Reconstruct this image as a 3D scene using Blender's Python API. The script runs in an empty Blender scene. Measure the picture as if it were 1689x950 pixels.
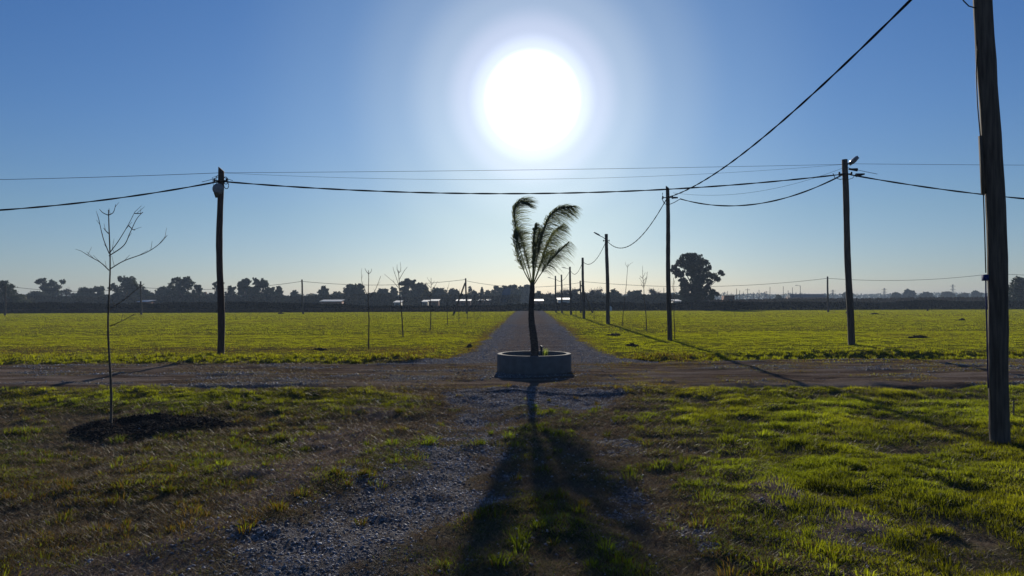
import bpy, math, random
import numpy as np
from mathutils import Vector, Matrix
random.seed(7)
RNG = np.random.default_rng(7)
S = bpy.context.scene
COL = S.collection
# ------------------------------------------------------------------ camera
W0, H0, F = 1689.0, 950.0, 1130.0
CAMZ = 2.0
PITCH = math.atan(22.0 / F)
ROLL = -0.0036
fwd = Vector((0, math.cos(PITCH), math.sin(PITCH)))
right = Vector((math.cos(ROLL), 0, math.sin(ROLL)))
right = (right - fwd * right.dot(fwd)).normalized()
up = right.cross(fwd).normalized()
cd = bpy.data.cameras.new('camera'); cam = bpy.data.objects.new('camera', cd); COL.objects.link(cam)
cd.sensor_width = 36; cd.lens = 36 * F / W0; cd.clip_start = 0.1; cd.clip_end = 8000
m = Matrix.Identity(4)
for i in range(3):
    m[i][0] = right[i]; m[i][1] = up[i]; m[i][2] = -fwd[i]
m[2][3] = CAMZ
cam.matrix_world = m
S.camera = cam

def ray(px, py):
    return (fwd * F + right * (px - W0 / 2) - up * (py - H0 / 2)).normalized()
def at(px, py, D):
    d = ray(px, py); return Vector((0, 0, CAMZ)) + d * (D / d.y)
def gnd(px, py):
    d = ray(px, py); t = -CAMZ / d.z; return Vector((d.x * t, d.y * t, 0))

# ------------------------------------------------------------------ light
sd = ray(878, 165)
EL = math.asin(sd.z); AZ = math.atan2(sd.x, sd.y)
w = bpy.data.worlds.new('World'); S.world = w; w.use_nodes = True
nt = w.node_tree; nt.nodes.clear()
def N(t, **k):
    n = nt.nodes.new(t)
    for a, b in k.items(): setattr(n, a, b)
    return n
out = N('ShaderNodeOutputWorld'); bg = N('ShaderNodeBackground'); sky = N('ShaderNodeTexSky')
sky.sky_type = 'NISHITA'; sky.sun_disc = False; sky.sun_elevation = EL; sky.sun_rotation = AZ
sky.altitude = 0; sky.air_density = 1.0; sky.dust_density = 0.2; sky.ozone_density = 2.0
SKY_STR = 0.06
bg.inputs['Strength'].default_value = SKY_STR
tn = N('ShaderNodeMix', data_type='RGBA', blend_type='MULTIPLY'); tn.inputs[0].default_value = 1; 
# clean deep blue overhead, paler and neutral towards the horizon
tcs = N('ShaderNodeTexCoord'); sx = N('ShaderNodeSeparateXYZ'); nt.links.new(tcs.outputs['Generated'], sx.inputs[0])
er = N('ShaderNodeValToRGB'); nt.links.new(sx.outputs[2], er.inputs[0])
er.color_ramp.elements[0].position = 0.0; er.color_ramp.elements[0].color = (.71, .82, 1.22, 1)
er.color_ramp.elements[1].position = .40; er.color_ramp.elements[1].color = (.50, .86, 1.40, 1)
q = er.color_ramp.elements.new(.12); q.color = (.67, .86, 1.14, 1)
q = er.color_ramp.elements.new(.24); q.color = (.58, .86, 1.28, 1)
nt.links.new(er.outputs[0], tn.inputs[7])
nt.links.new(sky.outputs[0], tn.inputs[6]); nt.links.new(tn.outputs[2], bg.inputs[0])
# the sun itself with its bright aureole, a function of direction only
geo = N('ShaderNodeTexCoord'); vm = N('ShaderNodeVectorMath', operation='DOT_PRODUCT')
nt.links.new(geo.outputs['Generated'], vm.inputs[0]); vm.inputs[1].default_value = sd
ac = N('ShaderNodeMath', operation='ARCCOSINE'); nt.links.new(vm.outputs['Value'], ac.inputs[0])
cr = N('ShaderNodeValToRGB'); cr.color_ramp.interpolation = 'EASE'
mp = N('ShaderNodeMath', operation='DIVIDE'); nt.links.new(ac.outputs[0], mp.inputs[0]); mp.inputs[1].default_value = math.radians(40)
nt.links.new(mp.outputs[0], cr.inputs[0])
e = cr.color_ramp.elements
AUR = [(0.0, (1, 1, 1)), (3.35, (1, .99, .97)), (4.1, (.52, .47, .40)), (5.4, (.34, .285, .20)), (7.5, (.20, .178, .09)), (11, (.095, .088, .03)), (16, (.032, .034, .010)), (24, (.006, .007, .0)), (38, (0, 0, 0))]
e[0].position = 0; e[0].color = (*AUR[0][1], 1); e[1].position = 38 / 40.; e[1].color = (0, 0, 0, 1)
for a, c in AUR[1:-1]:
    q = e.new(a / 40.); q.color = (*c, 1)
bg2 = N('ShaderNodeBackground'); nt.links.new(cr.outputs[0], bg2.inputs[0]); bg2.inputs[1].default_value = 1.2
add = N('ShaderNodeAddShader'); nt.links.new(bg.outputs[0], add.inputs[0]); nt.links.new(bg2.outputs[0], add.inputs[1])
nt.links.new(add.outputs[0], out.inputs[0])
sl = bpy.data.lights.new('sun', 'SUN'); sun = bpy.data.objects.new('sun', sl); COL.objects.link(sun)
sl.energy = 4.5; sl.angle = math.radians(0.55); sl.color = (1.0, .92, .78)
sun.rotation_euler = sd.to_track_quat('Z', 'Y').to_euler()
S.view_settings.view_transform = 'Standard'; S.view_settings.look = 'None'
S.view_settings.exposure = 0.0; S.view_settings.gamma = 1; S.view_settings.use_curve_mapping = False
S.render.engine = 'CYCLES'
S.cycles.volume_bounces = 0
S.cycles.max_bounces = 6

# ------------------------------------------------------------------ helpers
def tag(o, label=None, cat=None, group=None, kind=None):
    if label: o['label'] = label
    if cat: o['category'] = cat
    if group: o['group'] = group
    if kind: o['kind'] = kind
    return o
def empty(name, loc, label, cat, group=None):
    o = bpy.data.objects.new(name, None); COL.objects.link(o); o.location = loc
    o.empty_display_size = .2
    return tag(o, label, cat, group)
def obj(name, me, mat, parent=None, loc=None):
    o = bpy.data.objects.new(name, me); COL.objects.link(o)
    if mat and not me.materials: me.materials.append(mat)
    if parent: o.parent = parent
    if loc is not None: o.location = loc
    return o
def npmesh(name, V, faces=None, tri=None, quad=None, smooth=False):
    """V (n,3); tri (m,3) or quad (m,4) index arrays"""
    me = bpy.data.meshes.new(name)
    V = np.asarray(V, dtype=np.float32)
    loops, starts, tot = [], [], 0
    parts = []
    if quad is not None and len(quad): parts.append(np.asarray(quad))
    if tri is not None and len(tri): parts.append(np.asarray(tri))
    me.vertices.add(len(V)); me.vertices.foreach_set('co', V.ravel())
    L = np.concatenate([p.ravel() for p in parts]).astype(np.int32)
    st, base = [], 0
    for p in parts:
        st.append(base + np.arange(len(p)) * p.shape[1]); base += p.size
    st = np.concatenate(st).astype(np.int32)
    me.loops.add(len(L)); me.loops.foreach_set('vertex_index', L)
    me.polygons.add(len(st)); me.polygons.foreach_set('loop_start', st)
    me.update(calc_edges=True)
    if smooth: me.polygons.foreach_set('use_smooth', np.ones(len(st), dtype=bool))
    return me
class MB:
    def __init__(s): s.v = []; s.q = []; s.t = []
    def tube(s, pts, rad, n=8, cap=True, jit=0.0):
        pts = [Vector(p) for p in pts]; b = len(s.v)
        if not hasattr(rad, '__len__'): rad = [rad] * len(pts)
        ref = Vector((0, 0, 1)) if abs((pts[-1] - pts[0]).normalized().z) < .8 else Vector((0, 1, 0))
        for i, p in enumerate(pts):
            d = (pts[min(i + 1, len(pts) - 1)] - pts[max(i - 1, 0)]).normalized()
            a = d.cross(ref).normalized(); c = a.cross(d)
            for k in range(n):
                th = 2 * math.pi * k / n
                r = rad[i] * (1 + (random.uniform(-jit, jit) if jit else 0))
                s.v.append(p + a * (r * math.cos(th)) + c * (r * math.sin(th)))
        for i in range(len(pts) - 1):
            for k in range(n):
                k2 = (k + 1) % n
                s.q.append((b + i * n + k, b + i * n + k2, b + (i + 1) * n + k2, b + (i + 1) * n + k))
        if cap:
            for i in (0, len(pts) - 1):
                c = len(s.v); s.v.append(pts[i].copy())
                for k in range(n):
                    s.t.append((c, b + i * n + k, b + i * n + (k + 1) % n))
        return s
    def box(s, c, size, rot=None):
        b = len(s.v); c = Vector(c)
        for x in (-.5, .5):
            for y in (-.5, .5):
                for z in (-.5, .5):
                    v = Vector((x * size[0], y * size[1], z * size[2]))
                    if rot: v = rot @ v
                    s.v.append(c + v)
        for f in ((0, 1, 3, 2), (4, 6, 7, 5), (0, 4, 5, 1), (2, 3, 7, 6), (0, 2, 6, 4), (1, 5, 7, 3)):
            s.q.append(tuple(b + i for i in f))
        return s
    def poly(s, pts):
        b = len(s.v); s.v += [Vector(p) for p in pts]
        (s.q if len(pts) == 4 else s.t).append(tuple(range(b, b + len(pts)))); return s
    def build(s, name, mat, parent=None, loc=None, smooth=False):
        me = npmesh(name, np.array([tuple(v) for v in s.v]), quad=s.q, tri=s.t, smooth=smooth)
        return obj(name, me, mat, parent, loc)

# numpy value noise
def _h(ix, iy, seed):
    n = (ix.astype(np.int64) * 374761393 + iy.astype(np.int64) * 668265263 + seed * 1442695041) & 0x7fffffff
    n = ((n ^ (n >> 13)) * 1274126177) & 0x7fffffff
    n = n ^ (n >> 16)
    return (n & 0xffff) / 65535.0
def vn(x, y, seed=0):
    ix = np.floor(x); iy = np.floor(y); fx = x - ix; fy = y - iy
    fx = fx * fx * (3 - 2 * fx); fy = fy * fy * (3 - 2 * fy)
    a = _h(ix, iy, seed); b = _h(ix + 1, iy, seed); c = _h(ix, iy + 1, seed); d = _h(ix + 1, iy + 1, seed)
    return (a * (1 - fx) + b * fx) * (1 - fy) + (c * (1 - fx) + d * fx) * fy
def fbm(x, y, sc, seed=0, o=4):
    s = 0; a = .5; t = 0
    ca, sa = math.cos(.6), math.sin(.6)
    x = x / sc; y = y / sc
    for i in range(o):
        s = s + a * vn(x + 17.3 * i, y - 9.1 * i, seed + i); t += a; a *= .5
        x, y = (x * ca - y * sa) * 2.03, (x * sa + y * ca) * 2.03
    return s / t
def ss(a, b, v):
    t = np.clip((v - a) / (b - a), 0, 1); return t * t * (3 - 2 * t)

# ------------------------------------------------------------------ materials
def mat(name, col, rough=.8, noise=None, spec=.3, metal=0):
    """noise=(scale, colour2, bump)"""
    M = bpy.data.materials.new(name); M.use_nodes = True; t = M.node_tree; b = t.nodes['Principled BSDF']
    b.inputs['Base Color'].default_value = (*col, 1); b.inputs['Roughness'].default_value = rough
    b.inputs['Specular IOR Level'].default_value = spec; b.inputs['Metallic'].default_value = metal
    if noise:
        tc = t.nodes.new('ShaderNodeTexCoord'); n = t.nodes.new('ShaderNodeTexNoise'); n.inputs['Scale'].default_value = noise[0]; n.inputs['Detail'].default_value = 6
        mpn = t.nodes.new('ShaderNodeMapping'); t.links.new(tc.outputs['Object'], mpn.inputs[0]); t.links.new(mpn.outputs[0], n.inputs[0])
        if len(noise) > 3: mpn.inputs['Scale'].default_value = noise[3]
        r = t.nodes.new('ShaderNodeValToRGB'); t.links.new(n.outputs[0], r.inputs[0])
        r.color_ramp.elements[0].position = .35; r.color_ramp.elements[0].color = (*col, 1)
        r.color_ramp.elements[1].position = .65; r.color_ramp.elements[1].color = (*noise[1], 1)
        t.links.new(r.outputs[0], b.inputs['Base Color'])
        if noise[2]:
            bp = t.nodes.new('ShaderNodeBump'); bp.inputs['Strength'].default_value = noise[2]; bp.inputs['Distance'].default_value = .02
            t.links.new(n.outputs[0], bp.inputs['Height']); t.links.new(bp.outputs[0], b.inputs['Normal'])
    return M
def leafmat(name, col, trans, mix=.5, attr=None, rough=.6):
    M = bpy.data.materials.new(name); M.use_nodes = True; t = M.node_tree; t.nodes.clear()
    o = t.nodes.new('ShaderNodeOutputMaterial'); d = t.nodes.new('ShaderNodeBsdfPrincipled'); tr = t.nodes.new('ShaderNodeBsdfTranslucent'); mx = t.nodes.new('ShaderNodeMixShader')
    d.inputs['Roughness'].default_value = rough; d.inputs['Specular IOR Level'].default_value = 0 if name in ('hedge_leaves', 'scrub_leaves', 'undergrowth_leaves') else .2
    mx.inputs[0].default_value = mix
    if attr:
        a = t.nodes.new('ShaderNodeAttribute'); a.attribute_name = attr
        t.links.new(a.outputs['Color'], d.inputs['Base Color'])
        mm = t.nodes.new('ShaderNodeMix'); mm.data_type = 'RGBA'; mm.blend_type = 'MULTIPLY'; mm.inputs[0].default_value = 1
        t.links.new(a.outputs['Color'], mm.inputs[6]); mm.inputs[7].default_value = (*trans, 1)
        t.links.new(mm.outputs[2], tr.inputs[0])
    else:
        n = t.nodes.new('ShaderNodeTexNoise'); tc = t.nodes.new('ShaderNodeTexCoord'); t.links.new(tc.outputs['Object'], n.inputs[0]); n.inputs['Scale'].default_value = 1.3
        mm = t.nodes.new('ShaderNodeMix'); mm.data_type = 'RGBA'; t.links.new(n.outputs[0], mm.inputs[0])
        mm.inputs[6].default_value = (*[c * .65 for c in col], 1); mm.inputs[7].default_value = (*[c * 1.35 for c in col], 1)
        t.links.new(mm.outputs[2], d.inputs['Base Color']); tr.inputs[0].default_value = (*trans, 1)
    t.links.new(d.outputs[0], mx.inputs[1]); t.links.new(tr.outputs[0], mx.inputs[2]); t.links.new(mx.outputs[0], o.inputs[0])
    return M
M_wood = mat('weathered_wood', (.05, .036, .028), .85, (3, (.11, .085, .068), .6, (9, 9, .7)))
M_wood_red = mat('red_brown_wood', (.035, .022, .018), .85, (3, (.08, .046, .038), .6, (9, 9, .7)))
M_cable = mat('black_cable', (.010, .010, .011), .95, spec=0)
M_wire = mat('thin_wire', (.06, .065, .07), .9, spec=0)
M_metal = mat('grey_metal', (.18, .19, .2), .45, (14, (.12, .12, .13), .1), metal=.6)
M_lamp = mat('lamp_housing', (.2, .21, .23), .5, (10, (.14, .15, .16), 0))
M_lens = mat('lamp_lens', (.35, .37, .4), .25)
M_black = mat('black_plastic', (.015, .015, .016), .5)
M_blue = mat('blue_plastic', (.015, .02, .12), .8)
M_conc = mat('planter_concrete', (.10, .092, .088), .9, (5, (.13, .125, .125), .5))
M_soil = mat('dark_soil', (.018, .014, .012), .95, (9, (.04, .03, .024), 1.0))
M_bark = mat('sapling_bark', (.06, .045, .035), .8, (20, (.11, .085, .065), .4))
M_tbark = mat('tree_bark', (.06, .05, .04), .9, (2, (.13, .11, .09), .4))
M_palmtrunk = mat('palm_trunk', (.045, .035, .03), .9, (16, (.10, .08, .065), 1.0, (1, 1, 2.2)))
M_blade = leafmat('grass_blade', (.1, .1, .1), (2.7, 2.6, .5), .6, 'tint')
M_thatch = leafmat('dead_grass_blade', (.1, .1, .1), (1.1, .95, .8), .3, 'tint')
M_frond = leafmat('palm_leaflet', (.07, .085, .045), (.30, .34, .14), .5)
M_euc = leafmat('eucalyptus_leaves', (.045, .06, .042), (.05, .07, .02), .25)
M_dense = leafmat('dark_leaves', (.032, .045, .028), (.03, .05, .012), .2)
M_olive = leafmat('olive_leaves', (.06, .065, .03), (.08, .08, .02), .25)
M_twig = leafmat('bare_twigs', (.085, .065, .055), (.05, .04, .03), .1)
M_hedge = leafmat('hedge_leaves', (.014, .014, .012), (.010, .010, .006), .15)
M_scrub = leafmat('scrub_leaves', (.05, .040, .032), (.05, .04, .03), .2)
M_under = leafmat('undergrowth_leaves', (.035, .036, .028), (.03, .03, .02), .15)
M_shoot = leafmat('green_shoot', (.1, .16, .03), (.35, .42, .06), .5)
M_stone = mat('crushed_stone', (.10, .10, .12), .75, (2.3, (.33, .33, .37), .3), spec=.5)

# ------------------------------------------------------------------ terrain
def axis(y): return .16 + .025 * y
PL = gnd(880, 603)                       # planter centre on the ground
PLC = Vector((.63, 19.75, 0))
MOUND = (-6.15, 11.3)
def masks(x, y):
    xr = x - axis(y)
    n1 = fbm(x, y, 1.3, 3); n2 = fbm(x, y, .4, 9, 3); n3 = fbm(x, y, 5, 21); nb = fbm(x, y, 2.5, 33, 3)
    wob = (n1 - .5) * 1.1 + (n2 - .5) * .5
    # cross road
    far = 22.2 + .9 * ss(2, 9, x) + .4 * (nb - .5) * 2
    near = 15.75 + .3 * (nb - .5) * 2 - .5 * np.exp(-((x + 4.5) / 2.5) ** 2)
    cross = ss(-.25, .25, y + wob * .35 - near) * ss(-.22, .22, far - y - wob * .18)
    flare = 2.6 * np.exp(-np.clip(y - 22.3, 0, 99) / 1.3) + 0
    half = 2.45 + flare + .3 * ss(40, 100, y)
    main = ss(-.3, .3, half - np.abs(xr) + wob * .6) * (y > 21.5)
    road = np.maximum(cross, main)
    # near track running to the camera
    nz = y < 17
    tl = np.exp(-((xr + 1.4 - .10 * (y - 7)) / 1.25) ** 2) * ss(-3.7, -2.5, xr)
    tr = np.exp(-((xr - .95) / .75) ** 2)
    mid = np.exp(-(xr / 1.7) ** 2) * ss(12.0, 14.5, y) * .8
    g = 1.02 * tl + .6 * tr + .62 * mid + (nb - .5) * 1.3 + (n2 - .5) * 1.1
    gravel = ss(.42, .95, g) * nz * (1 - road)
    bare = np.maximum(np.exp(-((xr + 3.0 + .25 * (nb - .5)) / .75) ** 2) * ss(15.5, 13, y), .9 * np.exp(-((xr - 2.5) / .55) ** 2 - ((y - 6.3) / 1.6) ** 2))
    bare = np.clip(ss(.52, .78, bare * .36 + n1 * .35 + n2 * .62 - .12), 0, .85) * nz * (1 - road) * (1 - gravel)
    # grass amounts
    lush = ss(.9, 3.3, xr + (n3 - .5) * 1.5)                       # right hand side
    leftg = ss(-1.6, -3.2, xr)
    grass = .42 + .40 * lush + .28 * leftg
    grass = grass + (n1 - .5) * 1.9 + (n2 - .5) * 1.6
    field = ((y > 22.5) * 1.0)
    grass = grass * (1 - field) + field * (.98 + (n3 - .5) * .5 - .30 * np.exp(-((y - 27.5 - (n3 - .5) * 3) / 1.8) ** 2) * (x < -3) * 1.0 + (n1 - .5) * .3)
    strip = np.exp(-((y - 14.1) / 1.2) ** 2) * ss(-1.6, -2.6, x)
    grass = grass + strip * .75
    tan = np.exp(-((y - 12.3) / 1.6) ** 2) * ss(-6.3, -7.6, x)
    grass = grass - .25 * tan
    mound = ss(1.15, .75, np.sqrt(((x - MOUND[0] - .2) / 1.08) ** 2 + ((y - MOUND[1]) / .85) ** 2) + (n1 - .5) * .9 + (n2 - .5) * .5)
    rn = fbm(x * .28, y, .55, 51, 3)                                 # worn streaks along the crossing road
    rgrass = np.clip((nb * .5 + rn * .5 - .44 + .10 * np.exp(-(xr / 5) ** 2)) * 5, 0, .55) * cross
    grass = np.clip(np.clip(grass, 0, 1) * (1 - road) + rgrass, 0, 1) * (1 - gravel * .92) * (1 - mound * .97) * (1 - .93 * bare)
    dry = np.clip(.55 - .75 * lush * (1 - field) + .6 * tan + (nb - .5) * 1.6 - 1.1 * strip, 0, 1)
    dry = dry * (1 - field) + field * np.clip(.18 + (n3 - .5) * .8 + .5 * np.exp(-((y - 27.5) / 2.2) ** 2) * (x < -3) + .6 * ss(3.6, 2.5, np.abs(xr)) + .55 * np.exp(-((np.abs(xr) - 4.2) / 2.0) ** 2 - ((y - 23.5) / 2.2) ** 2), 0, 1)
    dry = np.where(cross > .5, .85, dry)
    rg = ss(.53, .66, n1 * .25 + .6 * rn + .15 * nb + .05 * (1 - np.abs((y - 19) / 3.5)))
    rg = np.where(main > cross, .35 + .65 * ss(.9, 2.0, np.abs(xr) + (n1 - .5) * 1.2), rg)
    gravel = np.maximum(gravel, road * rg)
    return dict(xr=xr, road=road, cross=cross, main=main, gravel=gravel, grass=grass, dry=dry, mound=mound, n1=n1, n2=n2, nb=nb, n3=n3, bare=bare, strip=strip, rn=rn, field=field, lush=lush)
def height(x, y, M=None):
    if M is None: M = masks(x, y)
    fade = ss(140, 40, y)
    h = (M['n1'] - .5) * .19 * fade * (1 - .75 * M['road']) * np.where(M['field'] > 0, .45, 1)
    h = h + (M['rn'] - .5) * .09 * M['cross'] + (M['n2'] - .5) * .10 * (1 - .5 * M['road']) * ss(40, 22, y)
    h = h + (M['n3'] - .5) * .22 * (y < 22) * (1 - M['road']) * np.where(np.abs(M['xr']) < 2, .5, 1)
    # raised field behind the cross road, shallow ditch on both sides
    farE = 22.6 + 1.0 * ss(2, 9, x)
    side = ss(2.9, 4.3, np.abs(M['xr']))
    h = h + side * ((.09 + .09 * ss(5, 12, x)) * ss(0, 1.1, y - farE) * ss(140, 60, y) - .04 * np.exp(-((y - farE) / .3) ** 2))
    h = h - side * (.13 + .08 * ss(4, 7, x)) * np.exp(-((y - 15.9) / .38) ** 2) + side * .10 * np.exp(-((y - 14.8) / 1.1) ** 2) * (y < 15.9)
    h = h + M['mound'] * .06 + M['mound'] * (M['n2'] - .5) * .10
    h = h - .05 * M['gravel'] * (y < 15)
    r = np.sqrt((x - PLC.x) ** 2 + (y - PLC.y) ** 2)
    h = h * ss(.9, 2.2, r)
    # hollows left of the track
    h = h - .13 * np.exp(-(((x + 3.6) / 1.5) ** 2 + ((y - 10.6) / 1.3) ** 2)) * (1 - M['mound'])
    return h
def hz(x, y):
    return float(height(np.array([float(x)]), np.array([float(y)]))[0])

def spaced(segs):
    o = [segs[0][0]]
    for a, b, st0, st1 in segs:
        p = a
        while p < b - 1e-6:
            t = (p - a) / (b - a); p += st0 * (st1 / st0) ** t; o.append(min(p, b))
    return np.array(sorted(set(o)))
ys = spaced([(-40, 2, 4, .3), (2, 4, .2, .05), (4, 13, .045, .06), (13, 25, .06, .09), (25, 60, .09, .8), (60, 150, .8, 4), (150, 3000, 4, 120)])
xs_r = spaced([(0, 6, .05, .06), (6, 16, .06, .12), (16, 40, .12, 1.2), (40, 150, 1.2, 8), (150, 1900, 8, 150)])
xs = np.concatenate([-xs_r[::-1], xs_r[1:]])
X, Y = np.meshgrid(xs, ys)
x = X.ravel(); y = Y.ravel()
MM = masks(x, y); Z = height(x, y, MM)
V = np.stack([x, y, Z], 1)
nx, ny = len(xs), len(ys)
ii = np.arange((nx - 1) * (ny - 1)); r_ = ii // (nx - 1); c_ = ii % (nx - 1)
Q = np.stack([r_ * nx + c_, r_ * nx + c_ + 1, (r_ + 1) * nx + c_ + 1, (r_ + 1) * nx + c_], 1)
cx = x[Q].mean(1); cy = y[Q].mean(1); cm = MM['main'][Q].mean(1); cc = MM['cross'][Q].mean(1)
reg = np.zeros(len(Q), int); reg[cc > .5] = 2; reg[(cm > .5) & (cc <= .5) & (cy < 150)] = 1

def ground_material():
    M = bpy.data.materials.new('ground_cover'); M.use_nodes = True; t = M.node_tree; b = t.nodes['Principled BSDF']
    L = t.links.new
    def nd(k, **kw):
        n = t.nodes.new(k)
        for a, v in kw.items(): setattr(n, a, v)
        return n
    tc = nd('ShaderNodeTexCoord')
    def noise(sc, det=6, rough=.6):
        n = nd('ShaderNodeTexNoise'); n.inputs['Scale'].default_value = sc; n.inputs['Detail'].default_value = det; n.inputs['Roughness'].default_value = rough; L(tc.outputs['Object'], n.inputs[0]); return n.outputs[0]
    def mix(f, a, c):
        n = nd('ShaderNodeMix', data_type='RGBA')
        if isinstance(f, float): n.inputs[0].default_value = f
        else: L(f, n.inputs[0])
        for i, v in ((6, a), (7, c)):
            if isinstance(v, tuple): n.inputs[i].default_value = (*v, 1)
            else: L(v, n.inputs[i])
        return n.outputs[2]
    def ramp(v, a, c):
        n = nd('ShaderNodeMapRange'); L(v, n.inputs[0]); n.inputs[1].default_value = a; n.inputs[2].default_value = c; return n.outputs[0]
    A = nd('ShaderNodeAttribute', attribute_name='cover'); sp = nd('ShaderNodeSeparateColor'); L(A.outputs['Color'], sp.inputs[0])
    A2 = nd('ShaderNodeAttribute', attribute_name='cover_b'); sp2 = nd('ShaderNodeSeparateColor'); L(A2.outputs['Color'], sp2.inputs[0])
    grass, gravel, dry = sp.outputs[0], sp.outputs[1], sp.outputs[2]
    road, mound, field = sp2.outputs[0], sp2.outputs[1], sp2.outputs[2]
    nf = noise(22); nm = noise(4.5); nff = noise(90, 3)
    earth = mix(ramp(nm, .35, .65), (.10, .075, .058), (.19, .15, .12))
    thatch = mix(ramp(nf, .35, .65), (.075, .062, .035), (.17, .135, .075))
    base = mix(ramp(nm, .4, .6), earth, thatch)
    gr = mix(ramp(nf, .35, .65), (.03, .042, .014), (.075, .085, .025))
    base = mix(grass, base, gr)
    fieldc = mix(ramp(nf, .3, .7), (.07, .08, .016), (.12, .12, .025))
    base = mix(field, base, mix(dry, fieldc, (.12, .09, .05)))
    base = mix(A2.outputs['Alpha'], base, mix(nf, (.13, .095, .08), (.24, .185, .16)))
    mpp = nd('ShaderNodeMapping'); mpp.inputs['Scale'].default_value = (.22, 1.7, 1); L(tc.outputs['Object'], mpp.inputs[0])
    ns = nd('ShaderNodeTexNoise'); ns.inputs['Scale'].default_value = 1.0; ns.inputs['Detail'].default_value = 8; L(mpp.outputs[0], ns.inputs[0])
    roadc = mix(ramp(ns.outputs[0], .42, .62), mix(ramp(nf, .3, .7), (.075, .052, .04), (.15, .108, .082)), mix(ramp(nf, .3, .7), (.17, .13, .105), (.28, .22, .18)))
    base = mix(road, base, roadc)
    vo = nd('ShaderNodeTexVoronoi'); vo.inputs['Scale'].default_value = 34; L(tc.outputs['Object'], vo.inputs[0])
    vs = nd('ShaderNodeSeparateColor'); L(vo.outputs['Color'], vs.inputs[0])
    grav = mix(vs.outputs[0], (.055, .05, .052), (.25, .235, .235))
    # far road is seen as grey crushed stone, near patches break up with noise
    ga = nd('ShaderNodeMath', operation='MULTIPLY_ADD'); L(nf, ga.inputs[0]); ga.inputs[1].default_value = .8; ga.inputs[2].default_value = -.4
    gb = nd('ShaderNodeMath', operation='ADD', use_clamp=True); L(gravel, gb.inputs[0]); L(ga.outputs[0], gb.inputs[1])
    gm = nd('ShaderNodeMath', operation='MULTIPLY', use_clamp=True); L(gb.outputs[0], gm.inputs[0]); L(ramp(gravel, .05, .3), gm.inputs[1])
    base = mix(gm.outputs[0], base, grav)
    base = mix(mound, base, mix(nf, (.018, .014, .012), (.075, .052, .04)))
    L(base, b.inputs['Base Color']); b.inputs['Roughness'].default_value = .95; b.inputs['Specular IOR Level'].default_value = .0
    hsum = nd('ShaderNodeMath', operation='ADD'); L(nf, hsum.inputs[0]); L(nff, hsum.inputs[1])
    h2 = nd('ShaderNodeMath', operation='MULTIPLY_ADD'); L(vo.outputs['Distance'], h2.inputs[0]); h2.inputs[1].default_value = -.9; L(hsum.outputs[0], h2.inputs[2])
    bp = nd('ShaderNodeBump'); bp.inputs['Strength'].default_value = .8; bp.inputs['Distance'].default_value = .035; L(h2.outputs[0], bp.inputs['Height']); L(bp.outputs[0], b.inputs['Normal'])
    return M
M_ground = ground_material()
def submesh(name, sel, kind_label):
    q = Q[sel]; u, inv = np.unique(q.ravel(), return_inverse=True)
    me = npmesh(name, V[u], quad=inv.reshape(-1, 4), smooth=True)
    c = me.attributes.new('cover', 'FLOAT_COLOR', 'POINT')
    a = np.stack([MM['grass'][u], MM['gravel'][u], MM['dry'][u], np.ones(len(u))], 1).astype(np.float32); c.data.foreach_set('color', a.ravel())
    c = me.attributes.new('cover_b', 'FLOAT_COLOR', 'POINT')
    a = np.stack([MM['road'][u], MM['mound'][u], MM['field'][u] * (1 - MM['road'][u]), MM['bare'][u]], 1).astype(np.float32); c.data.foreach_set('color', a.ravel())
    o = obj(name, me, M_ground); o['kind'] = 'structure'; o['label'] = kind_label; return o
submesh('ground', reg == 0, 'flat grassy ground with worn brown patches')
submesh('gravel_road', reg == 1, 'grey gravel road running straight away past the palm')
submesh('dirt_road', reg == 2, 'brown dirt and gravel road crossing from left to right')

# ------------------------------------------------------------------ grass blades (stuff)
def blades(name, P, hgt, wid, lean, leandir, colr, label, bent=True, mt=None):
    """P (n,3) base points"""
    n = len(P); yaw = RNG.uniform(0, 2 * np.pi, n)
    s = np.stack([np.cos(yaw), np.sin(yaw), np.zeros(n)], 1) * (wid / 2)[:, None]
    ld = np.stack([np.cos(leandir), np.sin(leandir), np.zeros(n)], 1)
    tip = P + ld * (hgt * lean)[:, None]; tip[:, 2] += hgt * np.sqrt(np.clip(1 - lean ** 2, .1, 1))
    base = P.copy(); base[:, 2] -= .01
    if bent:
        mid = P + ld * (hgt * lean * .3)[:, None]; mid[:, 2] += hgt * .55
        VV = np.stack([base - s, base + s, mid + s * .8, mid - s * .8, tip], 1).reshape(-1, 3)
        k = np.arange(n) * 5
        qd = np.stack([k, k + 1, k + 2, k + 3], 1); tr = np.stack([k + 3, k + 2, k + 4], 1); nv = 5
        me = npmesh(name, VV, quad=qd, tri=tr)
    else:
        VV = np.stack([base - s, base + s, tip], 1).reshape(-1, 3); k = np.arange(n) * 3; nv = 3
        me = npmesh(name, VV, tri=np.stack([k, k + 1, k + 2], 1))
    c = me.attributes.new('tint', 'FLOAT_COLOR', 'POINT')
    a = np.concatenate([colr, np.ones((n, 1))], 1); a = np.repeat(a, nv, axis=0).astype(np.float32); c.data.foreach_set('color', a.ravel())
    o = obj(name, me, mt or M_blade); tag(o, label, 'grass', kind='stuff'); return o
def scatter(y0, y1, dens, margin=3.0):
    n = int(dens * ((.76 * (y1 ** 2 - y0 ** 2)) + 2 * margin * (y1 - y0)))
    t = RNG.uniform(0, 1, n * 2); yy = y0 + (y1 - y0) * t
    wd = .76 * yy + margin; keep = RNG.uniform(0, 1, n * 2) < wd / (.76 * y1 + margin)
    yy = yy[keep]; wd = wd[keep]; xx = RNG.uniform(-1, 1, len(yy)) * wd
    return xx, yy
GREEN = np.array([.088, .118, .022]); YEL = np.array([.155, .166, .018]); TAN = np.array([.062, .040, .027]); DK = np.array([.045, .075, .018])
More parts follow.
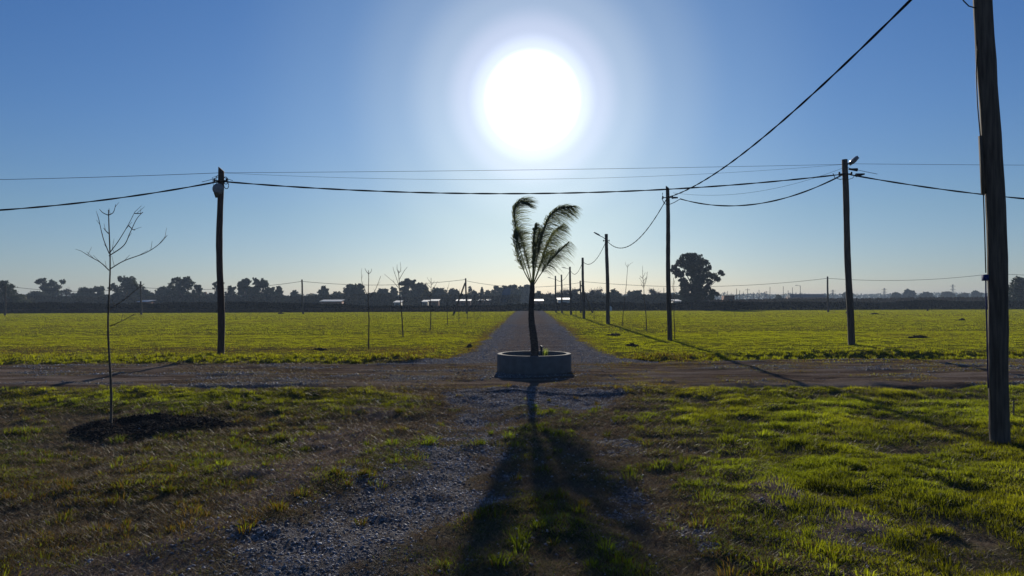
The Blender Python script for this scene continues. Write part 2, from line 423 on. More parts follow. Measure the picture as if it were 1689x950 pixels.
def tint(M, n, f):
    r = RNG.uniform(0, 1, n); fld = M['field'][:, None]
    patch = np.clip((M['nb'] - .35) * 2.2, 0, 1)[:, None]
    g = GREEN * (1 - patch) + YEL * patch * .9 + DK * 0
    g = g * (1 + np.maximum(M['lush'], M['strip'])[:, None] * np.array([.50, .34, .2]))
    g = g * (1 - fld) + fld * (YEL * .95 + GREEN * .1)
    pd = np.clip(M['dry'] * 1.0 - .12, 0, .9)
    isdry = (r < pd)[:, None]
    var = np.clip((M['n2'] * .6 + M['n1'] * .4 - .28) * 2.4, .3, 1.35)[:, None]
    c = np.where(isdry, TAN, g * (var * (1 - fld) + fld * (.75 + .25 * var)))
    return c * RNG.uniform(.6, 1.3, n)[:, None]
def grassband(name, y0, y1, dens, h0, h1, w, label, bent, minc=.15, fine=1.0):
    xx, yy = scatter(y0, y1, dens)
    M = masks(xx, yy); keep = RNG.uniform(0, 1, len(xx)) < np.clip((M['grass'] - minc) / (1 - minc), 0, 1) ** 1.1
    xx = xx[keep]; yy = yy[keep]; M = {k: v[keep] for k, v in M.items()}
    n = len(xx); P = np.stack([xx, yy, height(xx, yy, M)], 1)
    clump = np.clip(fbm(xx, yy, .35, 77, 2) * 1.6 - .3, .25, 1.2)
    tallness = np.where(M['field'] > 0, .75, .45 + .55 * M['lush'] + .3 * (M['nb'] - .5)) * clump
    hg = RNG.uniform(h0, h1, n) * tallness
    blades(name, P, hg, RNG.uniform(.7, 1.3, n) * w, RNG.uniform(.1, .85, n), RNG.uniform(0, 2 * np.pi, n), tint(M, n, 0), label, bent)
grassband('grass', 3.6, 9, 5200, .03, .10, .006, 'short patchy green and straw coloured grass in the foreground', True)
grassband('grass', 9, 16.2, 2500, .035, .11, .009, 'grass of the verges just before the crossing road', False)
grassband('grass', 22, 40, 330, .04, .10, .022, 'yellow green field grass just beyond the crossing road', False, .05)
grassband('grass', 40, 75, 70, .05, .11, .04, 'yellow green field grass in the middle distance', False, .05)
grassband('grass', 75, 136, 16, .06, .13, .09, 'yellow green field grass at the far edge of the lots', False, .05)
grassband('grass', 16.2, 22, 700, .03, .07, .012, 'sparse short dry grass on the crossing road', False, .1)
def thatch(y0, y1, dens, L, w):
    xx, yy = scatter(y0, y1, dens, 2); M = masks(xx, yy)
    keep = (RNG.uniform(0, 1, len(xx)) < (.25 + .75 * np.clip((M['nb'] * .5 + M['n2'] * .5 - .3) * 3, 0, 1)) * (1 - .9 * M['gravel']) * (1 - .7 * M['lush']) * (1 - .85 * M['strip']) * (1 - .7 * M['bare']) * np.where(M['cross'] > .5, .45 * ss(.5, .56, M['rn'] * .5 + M['nb'] * .5), 1)) & (M['main'] < .5) & (M['mound'] < .3)
    xx = xx[keep]; yy = yy[keep]; n = len(xx); M = {k: v[keep] for k, v in M.items()}
    P = np.stack([xx, yy, height(xx, yy, M) + .004], 1); hg = RNG.uniform(.3, 1, n) * L; lean = RNG.uniform(.8, .97, n)
    cc = np.array([.17, .13, .085]) * RNG.uniform(.4, 1.4, n)[:, None]; cc[:, 1] *= RNG.uniform(.9, 1.15, n)
    blades('dead_grass', P, hg, RNG.uniform(.7, 1.3, n) * w, lean, RNG.uniform(0, 2 * np.pi, n), cc, 'flattened brown dead grass matted over the foreground soil', False, M_thatch)
thatch(3.6, 9, 4200, .09, .007)
thatch(9, 16, 1500, .12, .012)
thatch(16, 23, 700, .12, .014)
# taller tufts
def tufts(name, y0, y1, dens, nb_, h0, h1, w, label, cond):
    xx, yy = scatter(y0, y1, dens); M = masks(xx, yy); keep = cond(M, xx, yy) & (M['road'] < .3) & (M['mound'] < .3)
    xx = xx[keep]; yy = yy[keep]; rad = RNG.uniform(.03, .12, len(xx)); hh = RNG.uniform(h0, h1, len(xx))
    ix = np.repeat(np.arange(len(xx)), nb_); n = len(ix); a = RNG.uniform(0, 2 * np.pi, n); rr = np.sqrt(RNG.uniform(0, 1, n)) * rad[ix]
    bx = xx[ix] + np.cos(a) * rr; by = yy[ix] + np.sin(a) * rr; MB_ = masks(bx, by)
    tt = {k: v[ix] for k, v in masks(xx, yy).items()}
    blades(name, np.stack([bx, by, height(bx, by, MB_)], 1), hh[ix] * RNG.uniform(.5, 1.1, n), RNG.uniform(.7, 1.3, n) * w, np.clip(rr / rad[ix] * .8, .05, .9), a, tint(tt, n, 0), label, True)
tufts('grass_tufts', 3.8, 15.5, 6, 40, .05, .115, .007, 'taller tufts standing out of the foreground grass', lambda M, x, y: (M['grass'] > .35) | (RNG.uniform(0, 1, len(x)) < .12))
tufts('grass_tufts', 22.6, 24.5, 7, 34, .08, .18, .014, 'rough grass along the far edge of the crossing road', lambda M, x, y: M['grass'] > .3)

# ------------------------------------------------------------------ stones (stuff)
def stones(name, y0, y1, dens, s0, s1, label):
    xx, yy = scatter(y0, y1, dens, 2)
    M = masks(xx, yy); p = np.clip(np.maximum(np.maximum(M['gravel'], .12 * M['bare']), .07 * (np.abs(M['xr'] + .5) < 3)), .012, 1) * (1 - M['field'] * (1 - M['road']) * .99)
    keep = (RNG.uniform(0, 1, len(xx)) < p) & (np.hypot(xx - PLC.x, yy - PLC.y) > 1.1)
    xx = xx[keep]; yy = yy[keep]; M = {k: v[keep] for k, v in M.items()}; n = len(xx)
    sz = s0 + (s1 - s0) * RNG.uniform(0, 1, n) ** 2.5
    oc = np.array([[1, 0, 0], [0, 1, 0], [-1, 0, 0], [0, -1, 0], [0, 0, 1], [0, 0, -1]], float)
    a = RNG.uniform(0, 2 * np.pi, n); ca, sa = np.cos(a), np.sin(a)
    v = np.tile(oc, (n, 1, 1)) * RNG.uniform(.6, 1.2, (n, 6, 1)) * np.stack([sz, sz * RNG.uniform(.5, 1, n), sz * RNG.uniform(.4, .8, n)], 1)[:, None, :]
    v[:, :, :2] += RNG.uniform(-.25, .25, (n, 6, 2)) * sz[:, None, None]
    vx = v[:, :, 0] * ca[:, None] - v[:, :, 1] * sa[:, None]; vy = v[:, :, 0] * sa[:, None] + v[:, :, 1] * ca[:, None]
    tilt = RNG.uniform(-.4, .4, n)[:, None]; vz = v[:, :, 2] + vx * tilt
    P = np.stack([vx + xx[:, None], vy + yy[:, None], vz + (height(xx, yy, M) + sz * .15)[:, None]], 2).reshape(-1, 3)
    tris = []
    for i in range(4):
        tris += [(i, (i + 1) % 4, 4), ((i + 1) % 4, i, 5)]
    T = (np.array(tris)[None] + (np.arange(n) * 6)[:, None, None]).reshape(-1, 3)
    o = obj(name, npmesh(name, P, tri=T), M_stone); tag(o, label, 'gravel', kind='stuff')
stones('gravel', 3.8, 15.8, 650, .008, .026, 'loose grey crushed stone lying in the foreground track')
stones('gravel', 15.8, 60, 80, .012, .042, 'loose grey stones scattered over the two roads')

# ------------------------------------------------------------------ poles, lamps, cables
def shaft(base, top, r0, r1, crook=.03, seed=1, n=14, bevel=False):
    rs = random.Random(seed); b = Vector(base); t = Vector(top); k = 22; pts = []; rad = []
    ph = rs.uniform(0, 6); ph2 = rs.uniform(0, 6)
    for i in range(k + 1):
        s = i / k; p = b.lerp(t, s)
        w_ = math.sin(s * math.pi)
        p += Vector((math.sin(s * 5 + ph) * crook * w_, math.cos(s * 4 + ph2) * crook * w_, 0))
        pts.append(p); rad.append((r0 + (r1 - r0) * s) * (1 + rs.uniform(-.035, .035)))
    m_ = MB(); m_.tube(pts, rad, n, jit=.03)
    if bevel:      # slanting cut top
        for i in range(k * n, (k + 1) * n):
            v = m_.v[i]; v.z += (t.x - v.x) * .9
        m_.v[-1].z += 0
    return m_, pts
def lamp(root, at_, direction, arm=.9, tiltz=.25, head=.62):
    """street lamp head on an arm"""
    d = Vector(direction).normalized(); a0 = Vector(at_); a1 = a0 + d * arm + Vector((0, 0, tiltz))
    MB().tube([a0, a0.lerp(a1, .5) + Vector((0, 0, .03)), a1], .028, 8).build('lamp_arm', M_metal, root, smooth=True)
    dd = (a1 - a0).normalized(); side = dd.cross(Vector((0, 0, 1))).normalized(); u_ = side.cross(dd)
    mb = MB(); prof = [(0, .05, .05), (.12, .09, .075), (.3, .13, .07), (.5, .12, .05), (.62, .07, .02)]
    rings = []
    for t_, wv, hv in prof:
        c = a1 + dd * (t_ / .62 * head); b = len(mb.v)
        for (sx, sy) in ((-1, -.35), (-.8, .6), (-.3, 1), (.3, 1), (.8, .6), (1, -.35)):
            mb.v.append(c + side * (sx * wv) + u_ * (sy * hv))
        rings.append(b)
    for r0, r1 in zip(rings, rings[1:]):
        for k in range(6): mb.q.append((r0 + k, r0 + (k + 1) % 6, r1 + (k + 1) % 6, r1 + k))
    for r0 in (rings[0], rings[-1]):
        mb.q += [(r0, r0 + 1, r0 + 2, r0 + 3), (r0, r0 + 3, r0 + 4, r0 + 5)]
    h = mb.build('lamp_head', M_lamp, root)
    c = a1 + dd * head * .55 - u_ * .035
    R = Matrix((dd, side, u_)).transposed()
    MB().box(c, (head * .5, .16, .012), R).build('lens', M_lens, h)
def clamp(root, p, s=1.0):
    p = Vector(p)
    m_ = MB(); m_.tube([p + Vector((-.19 * s, -.02, 0)), p + Vector((.19 * s, -.02, 0))], .018 * s, 8)
    m_.tube([p + Vector((-.19 * s, -.02, -.05 * s)), p + Vector((-.19 * s, -.02, .06 * s))], .03 * s, 8)
    m_.tube([p + Vector((.19 * s, -.02, -.05 * s)), p + Vector((.19 * s, -.02, .06 * s))], .03 * s, 8)
    return m_.build('insulator_bracket', M_black, root)
POLES = {}
def pole(key, bpx, bpy_, tpx, tpy, label, D=None, r0=.13, r1=.10, mat_=None, name='utility_pole', group='wooden poles along the roads', crook=.03, seed=1, bevel=False, cat='utility pole'):
    g = gnd(bpx, bpy_) if D is None else Vector((at(bpx, bpy_, D).x, D, 0))
    g.z = hz(g.x, g.y); D = g.y
    t = at(tpx, tpy, D)
    root = empty(name, g, label, cat, group)
    m_, pts = shaft(Vector((0, 0, -.15)), t - g, r0, r1, crook, seed, bevel=bevel)
    m_.build('shaft', mat_ or M_wood, root, smooth=True)
    POLES[key] = (root, g, t, pts); return root, g, t
def cable(name, a, b, sag, r, label, twisted=True, pts=None, n=48, mat_=None, group=None):
    a = Vector(a); b = Vector(b); L_ = (b - a).length
    path = []
    if pts is None:
        for i in range(n + 1):
            s = i / n; p = a.lerp(b, s); p.z -= sag * 4 * s * (1 - s); path.append(p)
    else: path = [Vector(p) for p in pts]
    m_ = MB()
    if twisted:
        # two cores laid round each other
        P = []; n2 = max(60, int(L_ * 7)); n2 = min(n2, 420)
        for i in range(n2 + 1):
            s = i / n2 * (len(path) - 1); k = min(int(s), len(path) - 2); P.append(path[k].lerp(path[k + 1], s - k))
        for ph in (0, math.pi):
            Q_ = []
            for i, p in enumerate(P):
                th = i / n2 * L_ / 2.3 * 2 * math.pi + ph
                Q_.append(p + Vector((0, math.cos(th) * r * .5, math.sin(th) * r * .5)) )
            m_.tube(Q_, r * .68, 6)
    else: m_.tube(path, r, 5)
    o = m_.build(name, mat_ or (M_cable if twisted else M_wire), smooth=True)
    return tag(o, label, 'cable', group)

# pole A : left, across the crossing road, with round lamp
A, ga_, ta = pole('A', 364, 588, 365, 279, 'dark brown pole left of the palm with a round grey lamp near its slanted top', r0=.128, r1=.102, mat_=M_wood_red, crook=.05, seed=4, bevel=True)
dA = ga_.y
def rel(root, v): return Vector(v) - root.location
c = rel(A, at(361, 312, dA - .18))
mb = MB(); mb.tube([c + Vector((0, -.02, 0)), c + Vector((0, -.10, 0)), c + Vector((0, -.14, 0))], [.205, .20, .12], 20); mb.build('lamp_head', M_lamp, A)
mb = MB(); mb.tube([c + Vector((-.06, -.06, -.14)), c + Vector((-.05, -.05, -.32))], [.1, .055], 10); mb.build('lamp_mount', M_metal, A)
clamp(A, rel(A, at(364, 298, dA - .15)), 1.2)
m_ = MB()
for dx, dz in ((-.13, .1), (.14, .05), (.16, -.12), (-.1, -.08)):
    c0 = rel(A, at(366, 300, dA - .14)) + Vector((dx, 0, dz))
    m_.tube([c0 + Vector((math.cos(q) * .09, -.03 * math.sin(q), math.sin(q) * .13)) for q in np.linspace(0, 6.2, 14)], .014, 6)
m_.tube([rel(A, at(358, 290, dA - .2)), rel(A, at(350, 293, dA - .2)), rel(A, at(352, 306, dA - .2)), rel(A, at(358, 318, dA - .2))], .008, 5)
m_.build('cable_loops', M_black, A)
# pole B : right, across the road
B_, gb_, tb = pole('B', 1405, 576, 1393, 263, 'tall leaning brown pole right of the lone tree with a floodlight on its flat top', r0=.135, r1=.112, crook=.05, seed=9)
dB = gb_.y
hd = rel(B_, at(1408, 265, dB)); R = Matrix.Rotation(-.75, 3, 'Y') @ Matrix.Rotation(.4, 3, 'Z')
h = MB().box(hd, (.34, .3, .13), R).build('lamp_head', M_lamp, B_)
MB().box(hd + R @ Vector((0, 0, .07)), (.28, .24, .02), R).build('lens', M_lens, h)
MB().tube([rel(B_, at(1398, 271, dB)), rel(B_, at(1402, 268, dB)), hd + Vector((-.1, 0, -.05))], .03, 8).build('lamp_arm', M_metal, B_)
clamp(B_, rel(B_, at(1394, 287, dB - .15)), 1.3)
m_ = MB()
m_.tube([rel(B_, at(1400, 279, dB - .1)), rel(B_, at(1414, 280, dB - .1))], [.03, .07], 8)
m_.tube([rel(B_, at(1412, 289, dB - .1)), rel(B_, at(1426, 287, dB - .1))], [.08, .03], 8)
m_.tube([rel(B_, at(p, q, dB - .15)) for p, q in ((1374, 286), (1377, 293), (1386, 296), (1394, 294))], .014, 6)
m_.tube([rel(B_, at(p, q, dB - .15)) for p, q in ((1399, 296), (1406, 294), (1411, 288))], .012, 6)
m_.build('cable_clamps', M_black, B_)
# pole C
C_, gc_, tc_ = pole('C', 1105, 565, 1101, 309, 'slim brown pole just left of the big lone tree', r0=.12, r1=.09, crook=.03, seed=12, bevel=True)
dC = gc_.y
clamp(C_, rel(C_, at(1101, 326, dC - .12)), 1.2)
m_ = MB()
m_.tube([rel(C_, at(p, q, dC - .1)) for p, q in ((1093, 318), (1092, 328), (1096, 336), (1102, 338), (1112, 334), (1122, 328))], .018, 6)
m_.tube([rel(C_, at(1110, 326, dC)), rel(C_, at(1118, 326, dC))], [.05, .035], 8)
m_.build('cable_loops', M_black, C_)
# pole D with lamp on arm towards the road
D_, gd_, td = pole('D', 1003, 537, 1000, 386, 'nearest brown pole with a street lamp arm pointing left over the road', r0=.16, r1=.13, seed=15)
lamp(D_, rel(D_, at(998, 394, gd_.y)), rel(D_, at(981, 386, gd_.y)) - rel(D_, at(998, 394, gd_.y)), .45, .05, .62)
clamp(D_, rel(D_, at(1000, 397, gd_.y - .15)), 1.2)
E_, ge_, te = pole('E', 963, 527, 961, 425, 'bare wooden pole without lamp, third from the palm along the road', r0=.16, r1=.12, seed=18)
F_, gf_, tf = pole('F', 942, 520, 940, 440, 'distant pole with a small lamp arm just right of the palm fronds', r0=.16, r1=.13, seed=21)
lamp(F_, rel(F_, at(939, 444, gf_.y)), Vector((-1, 0, .1)), .5, .08, .62)
G_, gg_, tg = pole('G', 927, 517, 926, 453, 'far thin pole second from the palm trunk on its right', r0=.15, r1=.12, seed=24)
H_, gh_, th_ = pole('H', 917, 515.5, 916, 455, 'farthest road pole, first one right of the palm trunk', r0=.15, r1=.12, seed=25)
lamp(H_, rel(H_, at(915, 461, gh_.y)), Vector((-1, 0, .15)), .7, .12, .62)
# near right pole
N_, gn_, tn = pole('N', 1650, 731, 1617, -135, 'big weathered grey brown pole at the right edge, nearest to the camera', r0=.124, r1=.117, crook=.05, seed=31)
dN = gn_.y
nl = MB()
nl.box(rel(N_, at(1620, 272, dN - .02)), (.04, .05, .82), Matrix.Rotation(-.03, 3, 'Y')).build('side_board', M_wood, N_)
nl = MB(); nl.tube([rel(N_, at(p, q, dN - .04)) for p, q in ((1613, 60), (1610, 120), (1612, 170), (1617, 225))], .008, 6)
nl.build('service_wire', M_black, N_); nl = MB()
nl.tube([rel(N_, at(p, q, dN - .04)) for p, q in ((1622, 320), (1624, 380), (1626, 450))], .008, 6)
nl.build('service_wire', M_black, N_); nl = MB()
nl.tube([rel(N_, at(p, q, dN - .04)) for p, q in ((1588, 0), (1598, 10), (1612, 14), (1620, 10))], .008, 6)
nl.build('service_wire', M_black, N_)
bb = MB().box(rel(N_, at(1625, 458, dN - .04)), (.055, .07, .085)); bb.tube([rel(N_, at(1626, 462, dN - .04)), rel(N_, at(1626, 476, dN - .04)), rel(N_, at(1630, 640, dN - .04))], .010, 6)
bb.build('meter_clip', M_blue, N_)
# far line along the far edge of the lots
far = {}
for k, (bx, by, tx, ty, lab) in {'a': (8, 524, 9, 471, 'far pole at the left edge in front of the dark round tree'),
    'b': (233, 521, 232, 464, 'thin far pole between the bare sapling and the round lamp pole'),
    'c': (500, 519, 498, 461, 'lone far pole standing clear at the back of the left field'),
    'd': (770, 517, 768, 459, 'far pole held by a slanted brace left of the palm'),
    'f': (1366, 512, 1365, 456, 'far pole standing at the hedge left of the leaning floodlight pole')}.items():
    far[k] = pole('far' + k, bx, by, tx, ty, lab, D=112, r0=.16, r1=.12, group='poles along the far side of the lots', seed=ord(k))
r_, g_, t_ = far['d']
MB().tube([rel(r_, at(767, 467, 112)), rel(r_, Vector((at(748, 518, 109).x, 109, -.1)))], [.12, .16], 10).build('brace', M_wood, r_)
far['e'] = pole('fare', 958, 521, 957, 463, 'far pole with a brace half hidden behind the third road pole', D=112, r0=.15, r1=.11, group='poles along the far side of the lots', seed=77)
r_, g_, t_ = far['e']
MB().tube([rel(r_, at(959, 470, 112)), rel(r_, Vector((at(978, 514, 112).x, 112, -.1)))], [.1, .13], 10).build('brace', M_wood, r_)

# cables
la = at(363, 299, dA - .1)
def through(pts): return [at(p, q, d) for p, q, d in pts]
GC = 'thick twisted power cables'; GW = 'thin single wires'; GF = 'wires along the far side of the lots'
cable('power_cable', None or at(-560, 335, dA - 2), la, .75, .028, 'thick twisted cable from the round lamp pole to the left edge', group=GC)
cable('power_cable', la, at(1393, 287, dB - .1), .62, .028, 'thick twisted cable between round lamp pole and floodlight pole', group=GC)
cable('power_cable', at(1396, 287, dB - .1), at(2500, 315, dB - 4), .95, .028, 'thick twisted cable from the floodlight pole to the right edge', group=GC)
cable('power_cable', at(1394, 286, dB - .1), at(1122, 328, dC - .1), .75, .028, 'thick sagging cable from floodlight pole to the slim pole', group=GC)
cable('power_cable', at(1103, 325, dC - .1), tn + Vector((0, -.05, -.15)), .62, .024, 'thick cable rising steeply out of the picture at upper right', group=GC)
cable('power_cable', at(1100, 327, dC), at(1001, 397, gd_.y), 1.35, .026, 'cable from the slim pole down to the nearest arm lamp pole', group=GC)
cable('power_cable', at(1000, 397, gd_.y), at(962, 432, ge_.y), .9, .028, 'cable between arm lamp pole and the bare pole behind it', group=GC)
cable('power_cable', at(961, 432, ge_.y), at(941, 446, gf_.y), .9, .03, 'cable between the third and fourth road poles', group=GC)
cable('power_cable', at(940, 446, gf_.y), at(917, 460, gh_.y), .9, .03, 'cable along the last road poles right of the palm', group=GC)
cable('wire', at(-560, 300, dA - 2), at(364, 285, dA), .12, .009, 'thin upper wire left of the round lamp pole', False, group=GW)
cable('wire', at(366, 285, dA), at(1393, 271, dB), .05, .007, 'thin upper wire between the two poles across the sun, higher one', False, group=GW)
cable('wire', at(366, 285, dA), at(1393, 271, dB), .42, .005, 'thin lower wire hanging below its twin between the two poles', False, group=GW)
cable('wire', at(1393, 270, dB), at(2500, 272, dB - 4), .05, .007, 'thin upper wire from the floodlight pole to the right edge', False, group=GW)
cable('wire', at(1393, 276, dB), at(1110, 318, dC), .5, .006, 'thin wire above the sagging cable at the slim pole', False, group=GW)
cable('wire', at(333, 300, dA - .1), at(362, 291, dA - .1), .02, .010, 'short stay wire joining the round lamp pole from the left', False, group=GW)
cable('wire', at(367, 292, dA - .1), at(384, 298, dB * .02 + dA * .98 - .1), .0, .010, 'short stay wire joining the round lamp pole from the right', False, group=GW)
cable('wire', at(1396, 276, dB - .1), at(1447, 287, dB - .25), .01, .010, 'short stay wire right of the floodlight pole', False, group=GW)
seq = [('a', 9, 471.5), ('b', 232, 474), ('c', 498, 464), ('d', 768, 461)]
labs = ['far wire from the left edge pole to the thin pole beside the sapling', 'far wire across the trees left of the lone far pole', 'far wire between the lone far pole and the braced pole']
for (k0, x0, y0), (k1, x1, y1), lb in zip(seq, seq[1:], labs):
    cable('wire', at(x0, y0, 112), at(x1, y1, 112), .75, .032, lb, False, group=GF)
cable('wire', at(768, 463, 112), at(957, 466, 112), .9, .028, 'far wire passing behind the palm', False, group=GF)
cable('wire', at(957, 464, 112), at(1365, 459, 112), 1.1, .03, 'far wire passing behind the big lone tree', False, group=GF)
cable('wire', at(1365, 459, 112), at(1640, 451, 112), .7, .03, 'far wire right of the hedge pole', False, group=GF)
cable('wire', at(1640, 451, 112), at(1900, 455, 112), .3, .03, 'far wire at the right edge beyond the biggest pole', False, group=GF)

# ------------------------------------------------------------------ planter and palm
ring = MB(); R0, R1, HH = 1.065, .925, .50; n = 96
prof = [(R0, -.15), (R0, HH - .015), (R0 - .015, HH), (R1 + .015, HH), (R1, HH - .015), (R1, .1)]
for i in range(n):
    a = 2 * math.pi * i / n
    for r, z in prof: ring.v.append(Vector((math.cos(a) * r, math.sin(a) * r, z)))
k = len(prof)
for i in range(n):
    for j in range(k - 1):
        i2 = (i + 1) % n; ring.q.append((i * k + j, i2 * k + j, i2 * k + j + 1, i * k + j + 1))
P_ = empty('round_planter', PLC, 'round grey concrete planter ring in the middle of the crossing', 'planter')
o = ring.build('ring', M_conc, P_, smooth=False)
d_ = MB(); c0 = Vector((0, 0, .33)); nn = 40
for i in range(nn):
    a0 = 2 * math.pi * i / nn; a1 = 2 * math.pi * (i + 1) / nn
    f = lambda a, r: Vector((math.cos(a) * r, math.sin(a) * r, .33 + .03 * math.sin(7 * a) - .05 * r))
    d_.t.append((len(d_.v), len(d_.v) + 1, len(d_.v) + 2)); d_.v += [c0, f(a0, .45), f(a1, .45)]
    d_.q.append(tuple(range(len(d_.v), len(d_.v) + 4))); d_.v += [f(a0, .45), f(a0, .935), f(a1, .935), f(a1, .45)]
d_.build('soil_fill', M_soil, P_)

dP = PLC.y
palm = empty('palm_tree', PLC + Vector((0, 0, .28)), 'young palm with windblown fronds growing from the round planter', 'palm tree')
rp = lambda px, py, dd=0: at(px, py, dP + dd) - palm.location
tp = [(882, 592, .112), (882, 575, .108), (880, 555, .104), (877, 535, .095), (876, 515, .08), (877, 495, .078), (878, 478, .068), (878, 466, .06)]
pts = [rp(a, b) for a, b, c in tp]; pts[0].z = -.03
P2 = []; R2 = []
for i in range(len(pts) - 1):
    for s in range(6):
        t = s / 6; P2.append(pts[i].lerp(pts[i + 1], t)); R2.append((tp[i][2] * (1 - t) + tp[i + 1][2] * t) * (1.07 if s % 2 else .97))
P2.append(pts[-1]); R2.append(.06)
MB().tube(P2, R2, 16, jit=.06).build('trunk', M_palmtrunk, palm, smooth=True)
def bez(pts, n):
    # Catmull-Rom
    out_ = []; p = [pts[0] * 2 - pts[1]] + pts + [pts[-1] * 2 - pts[-2]]
    for i in range(1, len(p) - 2):
        for s in range(n):
            t = s / n
            out_.append(.5 * ((2 * p[i]) + (p[i + 1] - p[i - 1]) * t + (2 * p[i - 1] - 5 * p[i] + 4 * p[i + 1] - p[i + 2]) * t * t + (-p[i - 1] + 3 * p[i] - 3 * p[i + 1] + p[i + 2]) * t ** 3))
    out_.append(pts[-1]); return out_
rf = random.Random(5)
def frond(ctrl, leaf=.5, start=.3, wind=Vector((1, 0, -.35)), dens=1.0, name='frond', spread=.5):
    path = bez([rp(a, b, d) for a, b, d in ctrl], 16); n = len(path)
    mb = MB(); mb.tube(path, [.014 * (1 - .8 * i / n) + .003 for i in range(n)], 6)
    L_ = sum((path[i + 1] - path[i]).length for i in range(n - 1)); cnt = int(L_ * (1 - start) * 165 * dens)
    for q in range(cnt):
        s = start + (1 - start) * (q + rf.random()) / cnt; f_ = s * (n - 1); i = min(int(f_), n - 2); p = path[i].lerp(path[i + 1], f_ - i)
        tdir = (path[i + 1] - path[i]).normalized()
        sd_ = 1 if q % 2 else -1
        side = tdir.cross(Vector((0, 1, 0)) if rf.random() < .5 else Vector((.3, .8, .2))).normalized() * sd_
        dirn = (side * spread + tdir * .55 + Vector((rf.uniform(-.2, .2), sd_ * rf.uniform(.1, .6), rf.uniform(-.2, .2)))).normalized()
        ll = leaf * rf.uniform(.7, 1.35) * min(1, .55 + 1.6 * (1 - s)) * min(1, .5 + (s - start) * 4)
        wd = .0105 * rf.uniform(.7, 1.3)
        # leaflet bends with the wind
        cur = p.copy(); seg = 5; pv = []
        for g in range(seg + 1):
            pv.append(cur.copy()); w_ = min(1, (g + .6) / seg * 1.15)
            cur += (dirn * (1 - w_) + (wind + Vector((rf.uniform(-.08, .08), 0, rf.uniform(-.1, .1)))) * w_).normalized() * ll / seg
        nrm = Vector((rf.uniform(-.3, .3), rf.uniform(-.6, .6), 1)).normalized()
        b = len(mb.v)
        for g, pp in enumerate(pv):
            ww = wd * (1 - (g / seg) ** 2 * .85)
            td = (pv[min(g + 1, seg)] - pv[max(g - 1, 0)]).normalized(); sv = td.cross(nrm).normalized()
            mb.v += [pp - sv * ww, pp + sv * ww]
        for g in range(seg): mb.q.append((b + 2 * g, b + 2 * g + 1, b + 2 * g + 3, b + 2 * g + 2))
    mb.build(name, M_frond, palm)
W1 = Vector((1, .1, -.28)); W2 = Vector((1, 0, -.9)); W3 = Vector((.75, .1, -.85))
frond([(877, 470, 0), (866, 438, .1), (856, 405, .15), (850, 370, .2), (850, 345, .2), (860, 333, .2), (873, 335, .2)], .50, .30, W1, 1.35)
frond([(877, 470, 0), (864, 446, -.3), (855, 420, -.5), (851, 395, -.6), (851, 385, -.6)], .5, .26, W1, 1.3)
frond([(878, 470, 0), (873, 445, .3), (866, 415, .5), (858, 390, .6), (849, 380, .7)], .45, .26, W1, 1.2)
frond([(878, 470, 0), (879, 440, 0), (880, 410, 0), (881, 385, 0), (884, 370, 0)], .34, .22, Vector((.55, 0, -.8)), 1.9, spread=.25)
frond([(879, 468, 0), (881, 435, .2), (885, 405, .3), (891, 378, .3)], .4, .2, Vector((.8, 0, -.7)), 1.2)
frond([(879, 470, 0), (884, 435, -.1), (893, 395, -.2), (905, 362, -.2), (922, 345, -.2), (943, 342, -.2)], .58, .28, W2, 1.7)
frond([(879, 470, 0), (890, 442, .4), (900, 412, .5), (912, 388, .6), (928, 372, .6)], .5, .3, W2, 1.4)
frond([(879, 472, 0), (892, 452, -.3), (907, 432, -.5), (922, 416, -.5), (938, 401, -.5)], .46, .28, W3, .95)
frond([(879, 471, 0), (886, 450, .5), (894, 430, .8), (903, 418, 1.0), (913, 413, 1.1)], .42, .3, W3, 1.0)
# little things in the planter
s_ = empty('green_shoot', PLC + Vector((.33, .25, .30)), 'small yellow green plant in the planter right of the palm trunk', 'plant')
mb = MB()
for q in range(26):
    a = rf.uniform(0, 6.28); l = rf.uniform(.2, .42); ln = rf.uniform(.05, .25); d0 = Vector((math.cos(a) * ln, math.sin(a) * ln, 1)); w_ = Vector((-math.sin(a), math.cos(a), 0)) * .016
    b0 = Vector((math.cos(a) * .04, math.sin(a) * .04, 0)); mb.poly([b0 - w_, b0 + w_, b0 + d0 * l * .6 + w_ * .8, b0 + d0 * l * .6 - w_ * .8]); mb.poly([b0 + d0 * l * .6 - w_ * .8, b0 + d0 * l * .6 + w_ * .8, b0 + d0 * l + Vector((ln * .3, 0, 0))])
mb.build('leaves', M_shoot, s_)
mb = MB(); mb.tube([(0, 0, -.02), (.002, 0, .1)], .012, 6); mb.build('stem', M_bark, s_)
mb = MB(); p = PLC + Vector((.2, -.1, 0)); mb.tube([p + Vector((0, 0, .25)), p + Vector((.012, 0, .5)), p + Vector((.0, 0, .69))], [.03, .026, .03], 8); mb.tube([p + Vector((0, 0, .66)), p + Vector((.01, 0, .72))], [.038, .03], 8)
tag(mb.build('stake', M_black), 'short black stake standing upright in the planter beside the trunk', 'stake')

